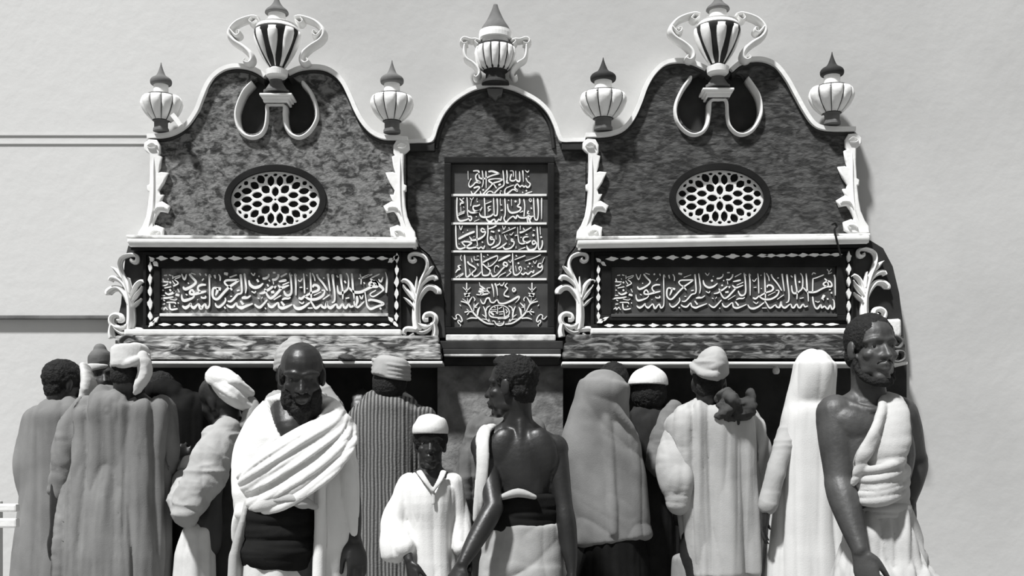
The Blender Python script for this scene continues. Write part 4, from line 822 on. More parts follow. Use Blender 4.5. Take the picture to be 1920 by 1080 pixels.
def man_two_caps():
    d = .21; n = pt(196, 752, d); c = pt(193, 706, d)
    r, M, L = figure('person between two others on the left, face turned right under a dark and white cap', pel_at(196, d), n, -40, (c, .215, 205, 0, 0), (pt(155, 775, d), pt(240, 775, d)), (pt(140, 860, d), pt(250, 860, d)), (pt(152, 940, d), pt(248, 940, d-.04)), face=True, voxel=.006, skin=M_skinB, eyes=True)
    B = Blob(); B.tube([pt(190, 690, d), pt(189, 668, d), pt(188, 656, d)], [(.056, .078), (.056, .078), (.03, .04)], n=26); B.build('cap', C_mid, r, .005, 2, bunch(.4, 2))
    B = Blob(); B.tube([pt(191, 696, d), pt(190, 690, d), pt(190, 684, d)], [(.058, .084), (.063, .088), (.061, .085)], n=26, caps=False); B.build('cap_band', C_white2, r, .005, 2)
    B = Blob(); rows(B, d, [(744, 170, 222), (760, 150, 246), (790, 146, 254), (900, 146, 254), (1080, 142, 258), (hem(d), 140, 262)]); sleeves(B, r); B.build('robe', C_grey, r, .010, 4, vert(.8, 50))
man_two_caps()

def man_dark_bending():
    d = .36; n = pt(325, 772, d); c = pt(300, 745, d-.04)
    r, M, L = figure('person in dark clothes bending to the fountain between the grey robe and the white turban', pel_at(335, d+.05), n, 20, (c, .21, 40, -35, 0), (pt(300, 800, d), pt(365, 790, d)), (pt(295, 880, d), pt(380, 880, d)), (pt(310, 950, d-.1), pt(370, 950, d-.15)))
    B = hair_cap(r, c, .21, M); B.build('hair', M_hair, r, .006, 3, [((70, 70, 70), .004, 2)])
    B = Blob(); rows(B, d, [(742, 312, 350), (752, 298, 372), (768, 290, 388), (800, 286, 394), (900, 284, 396), (1080, 282, 398), (hem(d), 280, 402)])
    B.tube([pt(272, 745, d), pt(305, 728, d+.02), pt(345, 752, d+.02)], [.03, .05, .05]); sleeves(B, r, frac=.9); B.build('robe', C_black, r, .010, 4, vert(.8, 60))
man_dark_bending()

def man_white_turban():
    d = .7; n = pt(432, 792, d); c = pt(408, 752, d)
    r, M, L = figure('person in big white turban leaning left with wide pale sleeve', pel_at(405, d), n, 50, (c, .225, 72, -12, -14), (pt(398, 822, d+.1), pt(448, 812, d-.08)), (pt(338, 955, d+.14), pt(455, 900, d-.1)), (pt(338, 882, d-.12), pt(430, 960, d-.3)),
        hands=[(pt(341, 880, d-.10), (-.2, .7, .45), (0, .3, 1), (1, 0, .3), 1, 35)])
    B = Blob(); axis = head_matrix(72, -12, -14)
    for i, (x, y, w, h, ang) in enumerate([(424, 722, 43, 25, 33), (430, 732, 46, 20, 36), (420, 712, 34, 22, 25), (438, 742, 40, 15, 38)]):
        m = Matrix.Rotation(R(ang), 3, 'Y'); B.ell(pt(x, y, d+.01*i), (w*mpp(d), .095+.006*i, h*mpp(d)), m, 26)
    B.tube([pt(398, 712, d+.08), pt(430, 735, d+.105), pt(470, 762, d+.06)], [.022, .03, .018], side=(0, 0, 1)); B.tube([pt(395, 700, d+.07), pt(435, 712, d+.10), pt(468, 738, d+.05)], [.02, .028, .018], side=(0, 0, 1))
    B.build('turban', C_white, r, .005, 2, [((5, 5, 36), .006, 31, rotmat('Y', -32)), ((9, 9, 14), -.004, 32)])
    B = Blob(); B.tube([pt(465, 752, d+.04), pt(474, 770, d+.05), pt(468, 788, d+.06), pt(458, 797, d+.07)], [(.03, .025), (.034, .025), (.034, .025), (.02, .02)]); B.build('turban_tail', C_shawl, r, .005, 2, bunch(.9, 4))
    B = Blob(); rows(B, d, [(786, 418, 458), (800, 405, 470), (840, 398, 474, .7), (900, 396, 470, .7), (960, 392, 466, .7), (1010, 396, 462, .7), (1060, 398, 460, .7), (1120, 398, 462, .7), (hem(d), 392, 470, .7)]); sleeves(B, r, (1,), frac=.9); B.build('shade_dark_robe', C_dark, r, .008, 3, vert(.7, 70))  # dark cloth put in for the shade between the two men
    B = Blob(); sleeve(B, d, [(425, 812, d+.08), (405, 845, d+.12), (385, 890, d+.16), (356, 942, d+.21), (348, 960, d+.23)], [28, 34, 34, 32, 24], flat=1.0)
    sleeve(B, d, [(347, 960, d+.23), (342, 935, d+.16), (350, 905, d-.0), (352, 890, d-.06)], [24, 27, 22, 15]); B.ell(pt(404, 822, d+.1), (.06, .06, .06)); B.build('shirt_sleeve', C_pale, r, .006, 3, bunch(1.2, 14)+[((9, 9, 5), .007, 15)])
    B = Blob(); B.tube([pt(337, 880, d-.05), pt(354, 868, d-.02), pt(374, 862, d+.06)], [(.02, .026), (.03, .03), (.02, .02)]); B.build('rolled_cuff', C_white2, r, .005, 2, bunch(1, 17))
    B = Blob(); rows(B, d+.04, [(990, 352, 402, 1.5), (1010, 346, 400, 1.6), (1080, 336, 400, 1.6), (hem(d), 326, 408, 1.3)]); B.build('skirt', C_white2, r, .008, 3, vert(1.0, 80, 20))
man_white_turban()

def man_ribbed_turban():
    d = .42; n = pt(552, 752, d); c = pt(548, 706, d)
    r, M, L = figure('person in ribbed turban and light shawl behind the bald man', pel_at(560, d), n, 0, (c, .215, -10, -5, 0), (pt(500, 784, d), pt(620, 780, d)), (pt(494, 870, d), pt(630, 860, d)), (pt(505, 930, d-.2), pt(618, 800, d-.22)))
    B = Blob()
    for i, (y, w) in enumerate([(688, 37), (679, 38), (670, 37), (661, 33), (652, 28), (645, 21), (640, 13)]): B.tube([pt(547-w+8+i, y+3, d-.005), pt(547-w*.5+i, y-1, d+w*.0021), pt(547+i, y-3, d+w*.0026), pt(547+w*.5+i, y-1, d+w*.0021), pt(547+w-8+i, y+4, d-.005)], [.014, .016, .017, .016, .014], side=(0, 0, 1), n=12)
    B.ell(pt(549, 672, d-.01), (.080, .088, .085)); B.build('turban', C_pale, r, .005, 1, bunch(.3, 5))
    B = Blob(); B.tube([pt(588, 700, d), pt(606, 728, d+.03), pt(622, 752, d+.04), pt(640, 780, d+.05)], [(.022, .014), (.024, .016), (.026, .016), (.02, .012)]); B.build('turban_tail', C_pale, r, .005, 2, bunch(1.2, 24))
    B = Blob(); rows(B, d, [(742, 520, 590), (752, 498, 612), (768, 480, 638), (790, 472, 644), (830, 470, 644), (900, 470, 642), (1080, 466, 640), (hem(d), 460, 640)]); sleeves(B, r, frac=.9); B.build('shawl', C_shawl, r, .008, 3, vert(1, 90)+bunch(.8, 92))
man_ribbed_turban()

def man_striped():
    d = .55; n = pt(738, 752, d); c = pt(730, 716, d)
    r, M, L = figure('person seen from behind in finely striped robe and ribbed pale cap', pel_at(735, d), n, 5, (c, .22, 14, -6, 8), (pt(680, 782, d), pt(788, 782, d)), (pt(676, 880, d-.02), pt(798, 880, d-.02)), (pt(672, 790, d-.33), pt(790, 930, d-.28)), hands=[(pt(672, 788, d-.33), (0, .3, 1), (0, 1, 0), (1, 0, 0), 1, 25)])
    B = Blob(); m = Matrix.Rotation(R(12), 3, 'Y')
    B.tube([pt(731, 708, d+.02), pt(734, 692, d+.02), pt(736, 677, d+.02), pt(737, 670, d+.02)], [(.079, .108), (.080, .108), (.073, .10), (.050, .07)], n=30, sq=2.4, caps=False, side=m @ Vector((1, 0, 0)))
    for y in (705, 698, 690, 682): B.tube([pt(700, y-8, d+.03), pt(714, y-2, d+.10), pt(734, y+2, d+.123), pt(754, y+5, d+.10), pt(767, y+6, d+.03)], [(.0085, .010)]*5, side=(0, 0, 1), n=10)
    B.build('cap', C_pale, r, .004, 2, bunch(.15, 5))
    B = Blob(); B.ell(c+M @ Vector((0, -.025, -.02)), (.075, .095, .085), M); B.build('hair', M_hair, r, .006, 3, [((70, 70, 70), .002, 2)])
    B = Blob(); B.tube([pt(715, 744, d+.01), pt(742, 735, d+.06), pt(767, 746, d+.01)], [(.014, .016)]*3, side=(0, 0, 1)); B.tube([pt(715, 744, d), pt(740, 738, d-.07), pt(767, 746, d)], [(.014, .016)]*3, side=(0, 0, 1)); B.build('collar', C_pale, r, .005, 2)
    B = Blob(); rows(B, d, [(741, 714, 768), (748, 696, 783), (760, 676, 797), (780, 664, 806), (830, 660, 808), (900, 668, 802), (1000, 668, 803), (1080, 664, 806), (hem(d), 655, 815)])
    sleeve(B, d, [(684, 780), (674, 825, d-.02), (672, 870, d-.06), (676, 850, d-.2)], [20, 20, 18, 13]); sleeve(B, d, [(792, 780), (802, 830, d-.02), (804, 880, d-.05)], [18, 19, 16])
    sleeves(B, r, frac=.85); B.build('striped_robe', C_stripe, r, .007, 3, vert(.9, 100, 17))
man_striped()

def hidden_helper():
    d = .66; n = pt(955, 782, d); c = pt(966, 742, d-.03)
    r, M, L = figure('person mostly hidden behind the bare backed man, one grey sleeve showing', pel_at(945, d), n, 0, (c, .185, 0, -8, 0), (pt(902, 812, d), pt(995, 812, d)), (pt(876, 900, d+.03), pt(1008, 900, d)), (pt(868, 1000, d+.02), pt(1000, 960, d-.2)), hands=[(pt(868, 1000, d+.02), (-.05, .1, -1), (1, 0, 0), (0, 1, 0), 1, 30)])
    B = Blob(); rows(B, d, [(786, 930, 975), (796, 908, 994), (815, 892, 1002), (900, 893, 1002), (1000, 893, 1005), (hem(d), 885, 1015)]); sleeve(B, d, [(902, 812), (884, 850, d+.03), (874, 900, d+.04), (870, 950, d+.03), (868, 990, d+.02)], [20, 21, 19, 19, 17])
    sleeves(B, r, frac=.9); B.build('robe', C_mid, r, .007, 3, vert(.8, 110)+bunch(.8, 112))
hidden_helper()

def woman_grey_veil():
    d = .6; n = pt(1132, 778, d); c = pt(1135, 735, d)
    r, M, L = figure('person seen from behind in wide grey veil over a black skirt', pel_at(1140, d), n, -8, (c, .195, -12, -4, 0), (pt(1092, 815, d), pt(1178, 815, d)), (pt(1092, 900, d), pt(1188, 900, d)), (pt(1110, 950, d-.06), pt(1180, 950, d-.06)))
    B = Blob(); rows(B, d, [(722, 1087, 1176, 1.15, .02), (735, 1083, 1177, 1.15, .02), (760, 1077, 1177, 1.0, .015), (785, 1068, 1177, .85), (810, 1058, 1188, .7), (835, 1054, 1199, .68), (870, 1061, 1204, .68), (930, 1072, 1211, .68), (985, 1080, 1216, .68), (1010, 1083, 1219, .66)])
    B.ell(pt(1131, 735, d+.02), (.100, .118, 41*mpp(d)), None, 28)
    B.tube([pt(1140, 730, d+.12), pt(1154, 762, d+.112), pt(1176, 796, d+.085), pt(1192, 822, d+.05)], [.012, .018, .018, .010], side=(0, 0, 1)); B.tube([pt(1128, 712, d+.125), pt(1131, 760, d+.118), pt(1138, 800, d+.118), pt(1146, 900, d+.120), pt(1150, 1000, d+.122)], [(.012, .006), (.014, .008), (.018, .010), (.016, .010), (.014, .010)])
    B.build('veil', C_veil, r, .007, 3, [((8, 5, .8), .009, 121), ((3, 3, 9), .007, 122, rotmat('Y', -35))])
    B = Blob(); rows(B, d-.01, [(975, 1092, 1203), (1020, 1088, 1208), (1080, 1083, 1216), (hem(d), 1075, 1225)]); B.build('skirt', C_black, r, .009, 3, vert(.8, 130))
woman_grey_veil()

def head_behind():
    d = .25; c = pt(1150, 722, d)
    r, M, L = figure('person close to the wall, dark head showing just behind the grey veil', pel_at(1114, d), pt(1136, 770, d), 0, (c, .20, 0, -6, 0), (pt(1092, 800, d), pt(1142, 800, d)), (pt(1088, 880, d), pt(1138, 880, d)), (pt(1100, 930, d-.06), pt(1135, 930, d-.06)))
    B = hair_cap(r, c, .20, M); B.build('hair', M_hair, r, .006, 3, [((70, 70, 70), .004, 2)])
    B = Blob(); rows(B, d, [(768, 1115, 1160), (785, 1085, 1160), (900, 1075, 1155), (hem(d), 1070, 1155)]); sleeves(B, r, frac=.9); B.build('robe', C_dark, r, .010, 4, vert(.6, 140))
head_behind()

def man_white_cap():
    d = .33; n = pt(1216, 778, d); c = pt(1214, 735, d)
    r, M, L = figure('person in white dome cap and dark coat, one pale sleeve, next to the grey veil', pel_at(1218, d), n, 8, (c, .215, 10, -8, -4), (pt(1196, 800, d), pt(1258, 792, d)), (pt(1198, 880, d), pt(1250, 862, d+.1)), (pt(1185, 930, d-.2), pt(1220, 872, d-.15)), hands=[(pt(1222, 872, d-.13), (-.5, .8, .1), (0, 0, 1), (-1, 0, .3), 1, 30)])
    B = Blob(); mm = Matrix.Rotation(R(-6), 3, 'Y'); B.tube([pt(1215, 722, d+.02), pt(1215, 712, d+.02), pt(1214, 700, d+.02), pt(1213, 690, d+.02), pt(1212, 686, d+.02)], [(.093, .115), (.090, .112), (.074, .095), (.042, .06), (.012, .015)], side=mm @ Vector((1, 0, 0)), n=30, caps=False); B.build('cap', C_white, r, .004, 2)
    B = Blob(); B.ell(c+M @ Vector((0, -.02, -.01)), (.080, .10, .10), M, 26); B.build('hair', M_hair, r, .006, 3, [((70, 70, 70), .003, 2)])
    B = Blob(); rows(B, d, [(764, 1192, 1242), (774, 1180, 1258), (800, 1176, 1270), (900, 1176, 1268), (1000, 1176, 1266), (1080, 1176, 1268), (hem(d), 1176, 1272)]); sleeves(B, r, (0,), frac=.9); B.build('coat', C_dark, r, .009, 3, vert(.8, 150))
    B = Blob(); sleeve(B, d, [(1264, 768, d+.06), (1252, 800, d+.10), (1242, 840, d+.13), (1238, 870, d+.14)], [16, 23, 24, 24], flat=1); sleeve(B, d, [(1240, 872, d+.14), (1226, 868, d+.06), (1222, 862, d-.04)], [22, 20, 14]); B.build('shirt_sleeve', cloth_mat('dull_sleeve_cloth', .15, .2), r, .006, 3, bunch(1.1, 161))
man_white_cap()

def man_crumpled_hat():
    d = .62; n = pt(1328, 768, d); c = pt(1329, 722, d)
    r, M, L = figure('person seen from behind in pale knee length shirt and crumpled pale hat', pel_at(1338, d), n, 0, (c, .22, -6, -6, 0), (pt(1276, 796, d), pt(1396, 794, d)), (pt(1262, 890, d+.02), pt(1420, 888, d-.05)), (pt(1272, 940, d-.1), pt(1420, 960, d-.12)), hands=[(pt(1272, 942, d-.1), (.2, .5, -.8), (0, 1, .3), (1, 0, 0), 1, 30), (pt(1420, 960, d-.12), (-.1, .4, -.9), (0, 1, .3), (-1, 0, 0), 1, 30)])
    B = Blob(); B.tube([pt(1329, 702, d+.02), pt(1330, 690, d+.02), pt(1332, 674, d+.02), pt(1328, 662, d+.02), pt(1325, 656, d+.02)], [(.076, .10), (.078, .102), (.070, .092), (.050, .07), (.02, .025)], n=30, caps=False)
    B.tube([pt(1298, 686, d+.04), pt(1315, 700, d+.11), pt(1340, 705, d+.115), pt(1358, 700, d+.04)], [(.012, .012), (.016, .016), (.016, .016), (.012, .012)], side=(0, 0, 1)); B.tube([pt(1335, 690, d+.115), pt(1350, 684, d+.10), pt(1361, 680, d+.04)], [.012, .014, .01], side=(0, 0, 1))
    B.build('hat', C_pale, r, .005, 2, bunch(.9, 171))
    B = hair_cap(r, c, .22, M, grow=1.0); B.build('hair', M_hair, r, .006, 3, [((70, 70, 70), .003, 2)])
    B = Blob(); rows(B, d, [(757, 1308, 1352), (762, 1288, 1372), (772, 1268, 1394), (790, 1256, 1410), (830, 1262, 1414), (900, 1272, 1416), (960, 1282, 1420), (1020, 1290, 1422), (1074, 1296, 1420)])
    sleeve(B, d, [(1280, 788), (1270, 830, d+.02), (1264, 872, d+.04), (1266, 900, d+.06), (1270, 925, d+.06), (1272, 944, d+.06)], [15, 17, 20, 19, 12, 7], flat=1)
    sleeve(B, d, [(1396, 786), (1416, 825), (1428, 875, d-.02), (1426, 915, d-.06)], [18, 18, 16, 13], flat=1)
    sleeves(B, r, (1,), (.046, .043, .040, .036, .034), frac=.85); B.build('shirt', cloth_mat('off_white_shirt_cloth', .40, .12, 9), r, .006, 3, vert(1.5, 180, 11)+[((12, 12, 24), .003, 185, None, lambda q: (q[:, 0] < pt(1290, 0, d).x)*(q[:, 2] > 1.05)*1.0)])
    B = Blob(); rows(B, d-.06, [(1040, 1262, 1405), (1100, 1260, 1412), (hem(d), 1258, 1402)]); B.build('underskirt', C_veil, r, .009, 3, vert(.7, 190))
    global BUNDLE; BUNDLE = d
man_crumpled_hat()
B = Blob()
_r = random.Random(8)
for i in range(16):
    x, y = 1382+_r.uniform(-30, 28), 766+_r.uniform(-24, 22); k = _r.uniform(.7, 1.1)
    B.ell(pt(x, y, .735+_r.uniform(-.03, .03)), (.045*k, .035*k, .022*k), Matrix.Rotation(R(_r.uniform(0, 180)), 3, 'Y') @ Matrix.Rotation(R(_r.uniform(-50, 50)), 3, 'X'), 20)
B.ell(pt(1386, 768, .73), (.06, .045, .048)); B.ell(pt(1354, 748, .71), (.034, .025, .020))
o = B.build('cloth_bundle', cloth_mat('bundle_cloth', .06, .3), None, .005, 1, [((24, 24, 24), -.008, 7), ((12, 12, 12), -.008, 9), ((45, 45, 45), -.003, 10)])
tag(o, 'dark crumpled cloth bundle carried on the shoulder of the crumpled hat person', 'bundle')

def woman_white_veil():
    d = .64; n = pt(1524, 740, d); c = pt(1524, 697, d)
    r, M, L = figure('person seen from behind in tall white veil beside the bare armed man', pel_at(1515, d), n, -15, (c, .195, -5, -4, 0), (pt(1490, 784, d), pt(1570, 782, d)), (pt(1455, 880, d+.1), pt(1575, 880, d)), (pt(1438, 955, d+.12), pt(1560, 930, d-.25)), hands=[(pt(1437, 955, d+.12), (-.1, .3, -1), (1, 0, 0), (0, 1, 0), .95, 30)])
    B = Blob(); rows(B, d, [(685, 1488, 1562, 1.25, .02), (700, 1486, 1562, 1.25, .02), (725, 1481, 1560, 1.1, .015), (750, 1474, 1562, .9), (775, 1467, 1572, .75), (810, 1461, 1578), (870, 1455, 1580), (930, 1450, 1583), (1000, 1444, 1588), (1080, 1438, 1594), (hem(d), 1428, 1605)])
    B.ell(pt(1525, 697, d+.02), (.084, .108, 42*mpp(d)), None, 28)
    B.build('veil', C_white2 if False else cloth_mat('white_veil_cloth', .60, .06, 9), r, .007, 3, [((9, 7, .4), .016, 201, None, lambda q: np.clip((1.62-q[:, 2])/.2, .12, 1)), ((17, 12, .6), .005, 203)])
    B = Blob(); sleeves(B, r, (0,), (.050, .046, .042, .040, .040), frac=.92); B.build('sleeve', C_pale, r, .006, 2, bunch(.6, 211))
woman_white_veil()

# --- boy with white cap, facing the camera
def boy():
    d = 1.0; n = pt(809, 888, d); c = pt(807, 834, d); hh = .212; k = .80
    r, M, L = figure('boy in white cap and white shirt facing the camera', pel_at(808, d, .80), n, 180, (c, hh, 184, 3, 0), (pt(845, 908, d), pt(766, 908, d)), (pt(862, 975, d), pt(744, 985, d+.02)), (pt(866, 1030, d+.05), pt(768, 1052, d+.10)), k=.80, face=True, voxel=.0042, thin=.88, smooth=2, eyes=True,
        hands=[(pt(866, 1032, d+.05), (.1, -.1, -1), (-1, 0, 0), (0, -1, 0), .8, 30), (pt(768, 1052, d+.10), (.28, -.25, -1), (.5, .5, 0), (1, -.3, 0), .82, 25)])
    B = Blob(); B.ell(c+M @ Vector((0, -.02, .028)), (.071, .090, .075), M, 26); B.build('hair', M_hair, r, .005, 2, [((80, 80, 80), .002, 2)])
    B = Blob(); B.tube([pt(807, 813, d), pt(807, 804, d), pt(807, 794, d), pt(806, 785, d), pt(806, 779, d), pt(806, 776, d)], [(.072, .098), (.073, .10), (.068, .092), (.054, .074), (.034, .05), (.012, .018)], n=30, side=(1, 0, 0), caps=False); B.build('cap', C_white, r, .004, 2, bunch(.15, 4))
    B = Blob(); rows(B, d, [(896, 784, 836, .7, -.02), (902, 770, 846, .65, -.015), (915, 757, 855, .6, -.01), (945, 757, 856, .6), (990, 765, 852, .62), (1040, 764, 852, .65), (1080, 760, 855, .68), (hem(d, .3), 745, 868, .7)])
    sleeve(B, d, [(768, 908), (752, 940, d+.01), (741, 980, d+.02), (742, 1018, d+.05), (745, 1036, d+.06)], [15, 19, 24, 26, 25], flat=.8); B.tube([pt(738, 1010, d+.05), pt(728, 1030, d+.06), pt(722, 1043, d+.06)], [(.03, .04), (.022, .03), (.008, .012)])
    sleeve(B, d, [(846, 908), (857, 945), (862, 985, d+.01), (862, 1012, d+.03)], [13, 15, 14, 13], flat=.9)
    sleeves(B, r, (0,), (.050, .046, .044, .042, .040), frac=.95); sleeves(B, r, (1,), (.060, .064, .066, .066, .064), frac=.6); B.build('shirt', C_white, r, .0055, 3, vert(.6, 220, 13)+[(None, -.055, neckline([(776, 880), (844, 880), (812, 922)], 4))])
    # open collar: skin wedge at the throat and two collar flaps
    B = Blob()
    for xs in ([(786, 884), (797, 900), (811, 920)], [(832, 884), (824, 902), (812, 920)]): B.tube([pt(xs[0][0], xs[0][1], d+.055), pt(xs[1][0], xs[1][1], d+.100), pt(xs[2][0], xs[2][1], d+.112)], [(.014, .006), (.012, .006), (.007, .005)], side=(1, 0, 0))
    B.tube([pt(812, 918, d+.106), pt(813, 945, d+.108)], [(.008, .004), (.008, .004)]); B.build('collar', C_white2, r, .004, 2)
boy()

# --- man with bare back, seen from behind with face in profile
def man_bare_back():
    d = 1.07; n = pt(972, 800, d); c = pt(957, 726, d+.01); hh = .245
    def extra(B, L):
        for sx in (-1, 1): B.ell(pt(978+sx*36, 846, d+.060), (.066, .036, .095), Matrix.Rotation(R(-sx*15), 3, 'Y')); B.ell(pt(978+sx*22, 900, d+.055), (.05, .036, .13))
        B.tube([pt(975, 790, d+.05), pt(977, 850, d+.085), pt(978, 940, d+.075)], [.02, .012, .012])
    r, M, L = figure('person with bare dark back and white skirt, face turned left in profile', pel_at(980, d), n, 12, (c, hh, 68, 0, 0), (pt(908, 838, d), pt(1040, 842, d)), (pt(926, 952, d+.16), pt(1058, 958, d+.05)), (pt(866, 1058, d+.26), pt(1072, 1062, d+.08)), skin=M_skin, voxel=.0048, face=True, eyes=True, extra=extra, smooth=8, bare=True, chest=(.155, .105), waist=(.125, .09), hip=(.13, .09),
        hands=[(pt(866, 1058, d+.26), (-.45, -.25, -1), (.5, .6, 0), (.6, -.6, 0), 1, 25), (pt(1072, 1062, d+.08), (0, 0, -1), (-1, 0, 0), (0, 1, 0), 1, 25)])
    B = Blob(); B.ell(c+M @ (Vector((0, -.10, .18))*hh), (.34*hh, .37*hh, .345*hh), M, 30); B.ell(c+M @ (Vector((0, -.22, -.06))*hh), (.29*hh, .19*hh, .26*hh), M, 22); B.ell(c+M @ (Vector((0, .10, .40))*hh), (.22*hh, .17*hh, .11*hh), M, 18)
    B.build('hair', M_hair, r, .005, 2, [((70, 70, 70), .004, 2), ((130, 130, 130), .002, 3)])
    B = Blob(); P = [pt(925, 800, d-.08), pt(914, 803, d+.03), pt(905, 820, d+.085), pt(905, 870, d+.125), pt(900, 930, d+.125), pt(893, 975, d+.11)]
    B.tube(P, [(.02, .012), (.024, .012), (.026, .014), (.024, .014), (.021, .013), (.012, .01)], side=(1, 0, 0)); B.build('shoulder_cloth', C_white2, r, .005, 2, [((25, 25, 3), .004, 231)])
    B = Blob(); rows(B, d, [(932, 918, 1046, .72), (945, 915, 1049, .74), (965, 913, 1050, .75), (990, 912, 1052, .75)]); B.build('dark_sash', C_black, r, .006, 3, [((3, 3, 26), .007, 241)])
    B = Blob(); B.tube([pt(942, 932, d+.125), pt(972, 924, d+.135), pt(1002, 932, d+.125)], [(.012, .02), (.018, .02), (.010, .02)], side=(0, 0, 1)); B.build('waist_band', C_pale, r, .005, 2)
    B = Blob(); rows(B, d, [(984, 914, 1052, .74), (1010, 909, 1056, .76), (1050, 904, 1058, .78), (1090, 898, 1060, .8), (hem(d), 885, 1075, .8)])
    B.tube([pt(1040, 930, d+.03), pt(1047, 955, d+.04), pt(1047, 990, d+.05), pt(1045, 1012, d+.05)], [(.010, .02), (.014, .02), (.013, .02), (.010, .02)]); B.build('skirt', C_pale if False else cloth_mat('wrap_skirt_cloth', .34, .2, 8), r, .007, 3, [((4, 4, 10), .009, 251, rotmat('Y', 25)), ((12, 12, 2), .005, 252)])
man_bare_back()

# --- bald bearded man in white wraps, nearest on the left
def man_bald():
    d = 1.8; n = pt(566, 778, d-.06); c = pt(566, 706, d+.06); hh = .222
    def extra(B, L):
        B.tube([pt(548, 770, d+.02), pt(545, 800, d+.07), pt(548, 832, d+.09)], [(.075, .05), (.055, .04), (.02, .02)])
    r, M, L = figure('bald bearded man in white wraps with broad black sash', pel_at(545, d), n, 182, (c, hh, 190, -17, 0), (pt(630, 805, d-.02), pt(492, 808, d-.02)), (pt(655, 915, d-.02), pt(472, 915, d)), (pt(664, 1012, d+.04), pt(462, 1010, d-.10)), face=True, eyes=True, voxel=.0046, smooth=2, extra=extra, waist=(.115, .08), chest=(.145, .098), skin=M_skin,
        hands=[(pt(664, 1010, d+.04), (.16, -.2, -1), (-.4, .6, 0), (-.5, -.8, 0), .95, 38), (pt(462, 1010, d-.10), (.1, -.1, -1), (.4, .6, 0), (.6, -.8, 0), .9, 30)])
    B = Blob()
    for q in ((0, .20, -.46, .21, .17, .20), (-.02, .23, -.60, .15, .13, .18), (-.18, .10, -.30, .11, .19, .20), (.18, .10, -.30, .11, .19, .20), (-.05, .27, -.76, .09, .09, .12), (-.15, .16, -.5, .14, .12, .14)): B.ell(L(q[0], q[1], q[2]), (q[3]*hh, q[4]*hh, q[5]*hh), M, 20)
    B.tube([L(-.11, .325, -.220), L(0, .378, -.193), L(.11, .325, -.220)], [.018*hh, .024*hh, .018*hh], side=M @ Vector((0, 0, 1)), n=10)
    B.build('beard', M_hair, r, .0045, 2, [((50, 50, 30), .006, 2), ((110, 110, 60), .003, 3)])
    B = Blob()
    for sx in (-1, 1): B.ell(L(sx*.27, -.16, .02), (.075*hh, .26*hh, .16*hh), M, 18)
    B.ell(L(0, -.38, -.02), (.26*hh, .12*hh, .18*hh), M, 18); B.build('hair', M_hair, r, .005, 2, [((70, 70, 70), .003, 2)])
    # shirt body
    B = Blob(); rows(B, d, [(760, 510, 620, .5, -.07), (770, 492, 638, .5, -.06), (788, 474, 652, .55, -.04), (815, 460, 655, .55, -.02), (860, 458, 648, .58, -.01), (905, 460, 630, .6, -.01), (940, 466, 600, .6, -.01), (970, 470, 590, .55, -.02)])
    sleeve(B, d, [(492, 805, d-.02), (474, 850, d), (464, 905, d+.02), (462, 960, d+.04)], [34, 33, 26, 22], flat=.9)
    sleeves(B, r, (1,), (.062, .062, .056, .05, .045), frac=.95); B.build('shirt', C_white, r, .007, 3, [((4, 4, 12), .006, 261, rotmat('Y', 55)), ((10, 10, 10), -.004, 262), (None, -.075, neckline([(498, 752), (618, 752), (541, 842)]))])
    # shawl: pleats of cloth wound from the shoulder across the chest to the hip, and over the back
    B = Blob(); rnd = random.Random(4)
    for i in range(8):
        u = i/7-.5; j = rnd.uniform(-3, 3); q = .010*(i % 2)+rnd.uniform(-.004, .004)
        a = [pt(655+u*16, 800+u*10, d-.12), pt(648+u*26, 786+u*34+j, d-.02), pt(632+u*42, 812+u*50, d+.085+q), pt(585+u*56, 850+u*70+j, d+.135+q), pt(520+u*50, 893+u*82, d+.138+q), pt(476+u*34, 918+u*70+j, d+.092+q), pt(455+u*10, 926+u*60, d+.0), pt(470, 920+u*50, d-.10)]
        w = .0085+rnd.uniform(0, .004); B.tube(a, [(w*1.1, .012), (w*1.1, .014), (w*1.1, .024), (w*1.15, .030), (w*1.15, .030), (w*1.1, .024), (w*.9, .014), (w, .012)], side=(0, 0, 1), n=14)
    B.build('shawl', C_white, r, .004, 1, [((3, 3, 34), .004, 271, rotmat('Y', 38))])
    B = Blob(); B.tube([pt(470, 945, d+.09), pt(500, 940, d+.13), pt(560, 905, d+.15), pt(598, 868, d+.14), pt(615, 850, d+.12)], [(.02, .014), (.03, .016), (.03, .016), (.024, .014), (.012, .012)], side=(0, 0, 1)); B.build('shawl_fold', C_white2, r, .005, 2, [((4, 4, 30), .005, 275, rotmat('Y', 38))])
    # sash, waist knot, skirt
    B = Blob(); rows(B, d+.01, [(938, 470, 598, .8), (950, 464, 600, .85), (1000, 457, 596, .85), (1040, 453, 592, .85), (1056, 455, 588, .8)]); B.build('black_sash', C_black, r, .006, 2, [((2.5, 2.5, 20), .010, 281), ((5, 5, 40), .004, 282)])
    B = Blob(); B.tube([pt(508, 940, d+.135), pt(545, 936, d+.152), pt(575, 944, d+.145), pt(590, 950, d+.12)], [(.008, .012), (.022, .018), (.018, .018), (.008, .012)], side=(0, 0, 1)); B.build('waist_knot', C_pale, r, .0045, 2, [((12, 12, 40), .005, 285)])
    B = Blob(); rows(B, d, [(1046, 460, 582, .7), (1080, 455, 584, .74), (1140, 448, 590, .76), (hem(d, .2), 430, 610, .78)]); B.build('skirt', C_white2, r, .008, 3, vert(1.2, 290, 13))
    B = Blob(); B.tube([pt(470, 945, d+.02), pt(462, 985, d+.03), pt(452, 1030, d+.03), pt(446, 1080, d+.03), pt(436, hem(d, .3), d+.03)], [(.014, .06), (.018, .07), (.022, .07), (.026, .07), (.026, .07)], side=(1, 0, 0)); B.build('coat_edge', C_pale, r, .006, 2, vert(.5, 300))
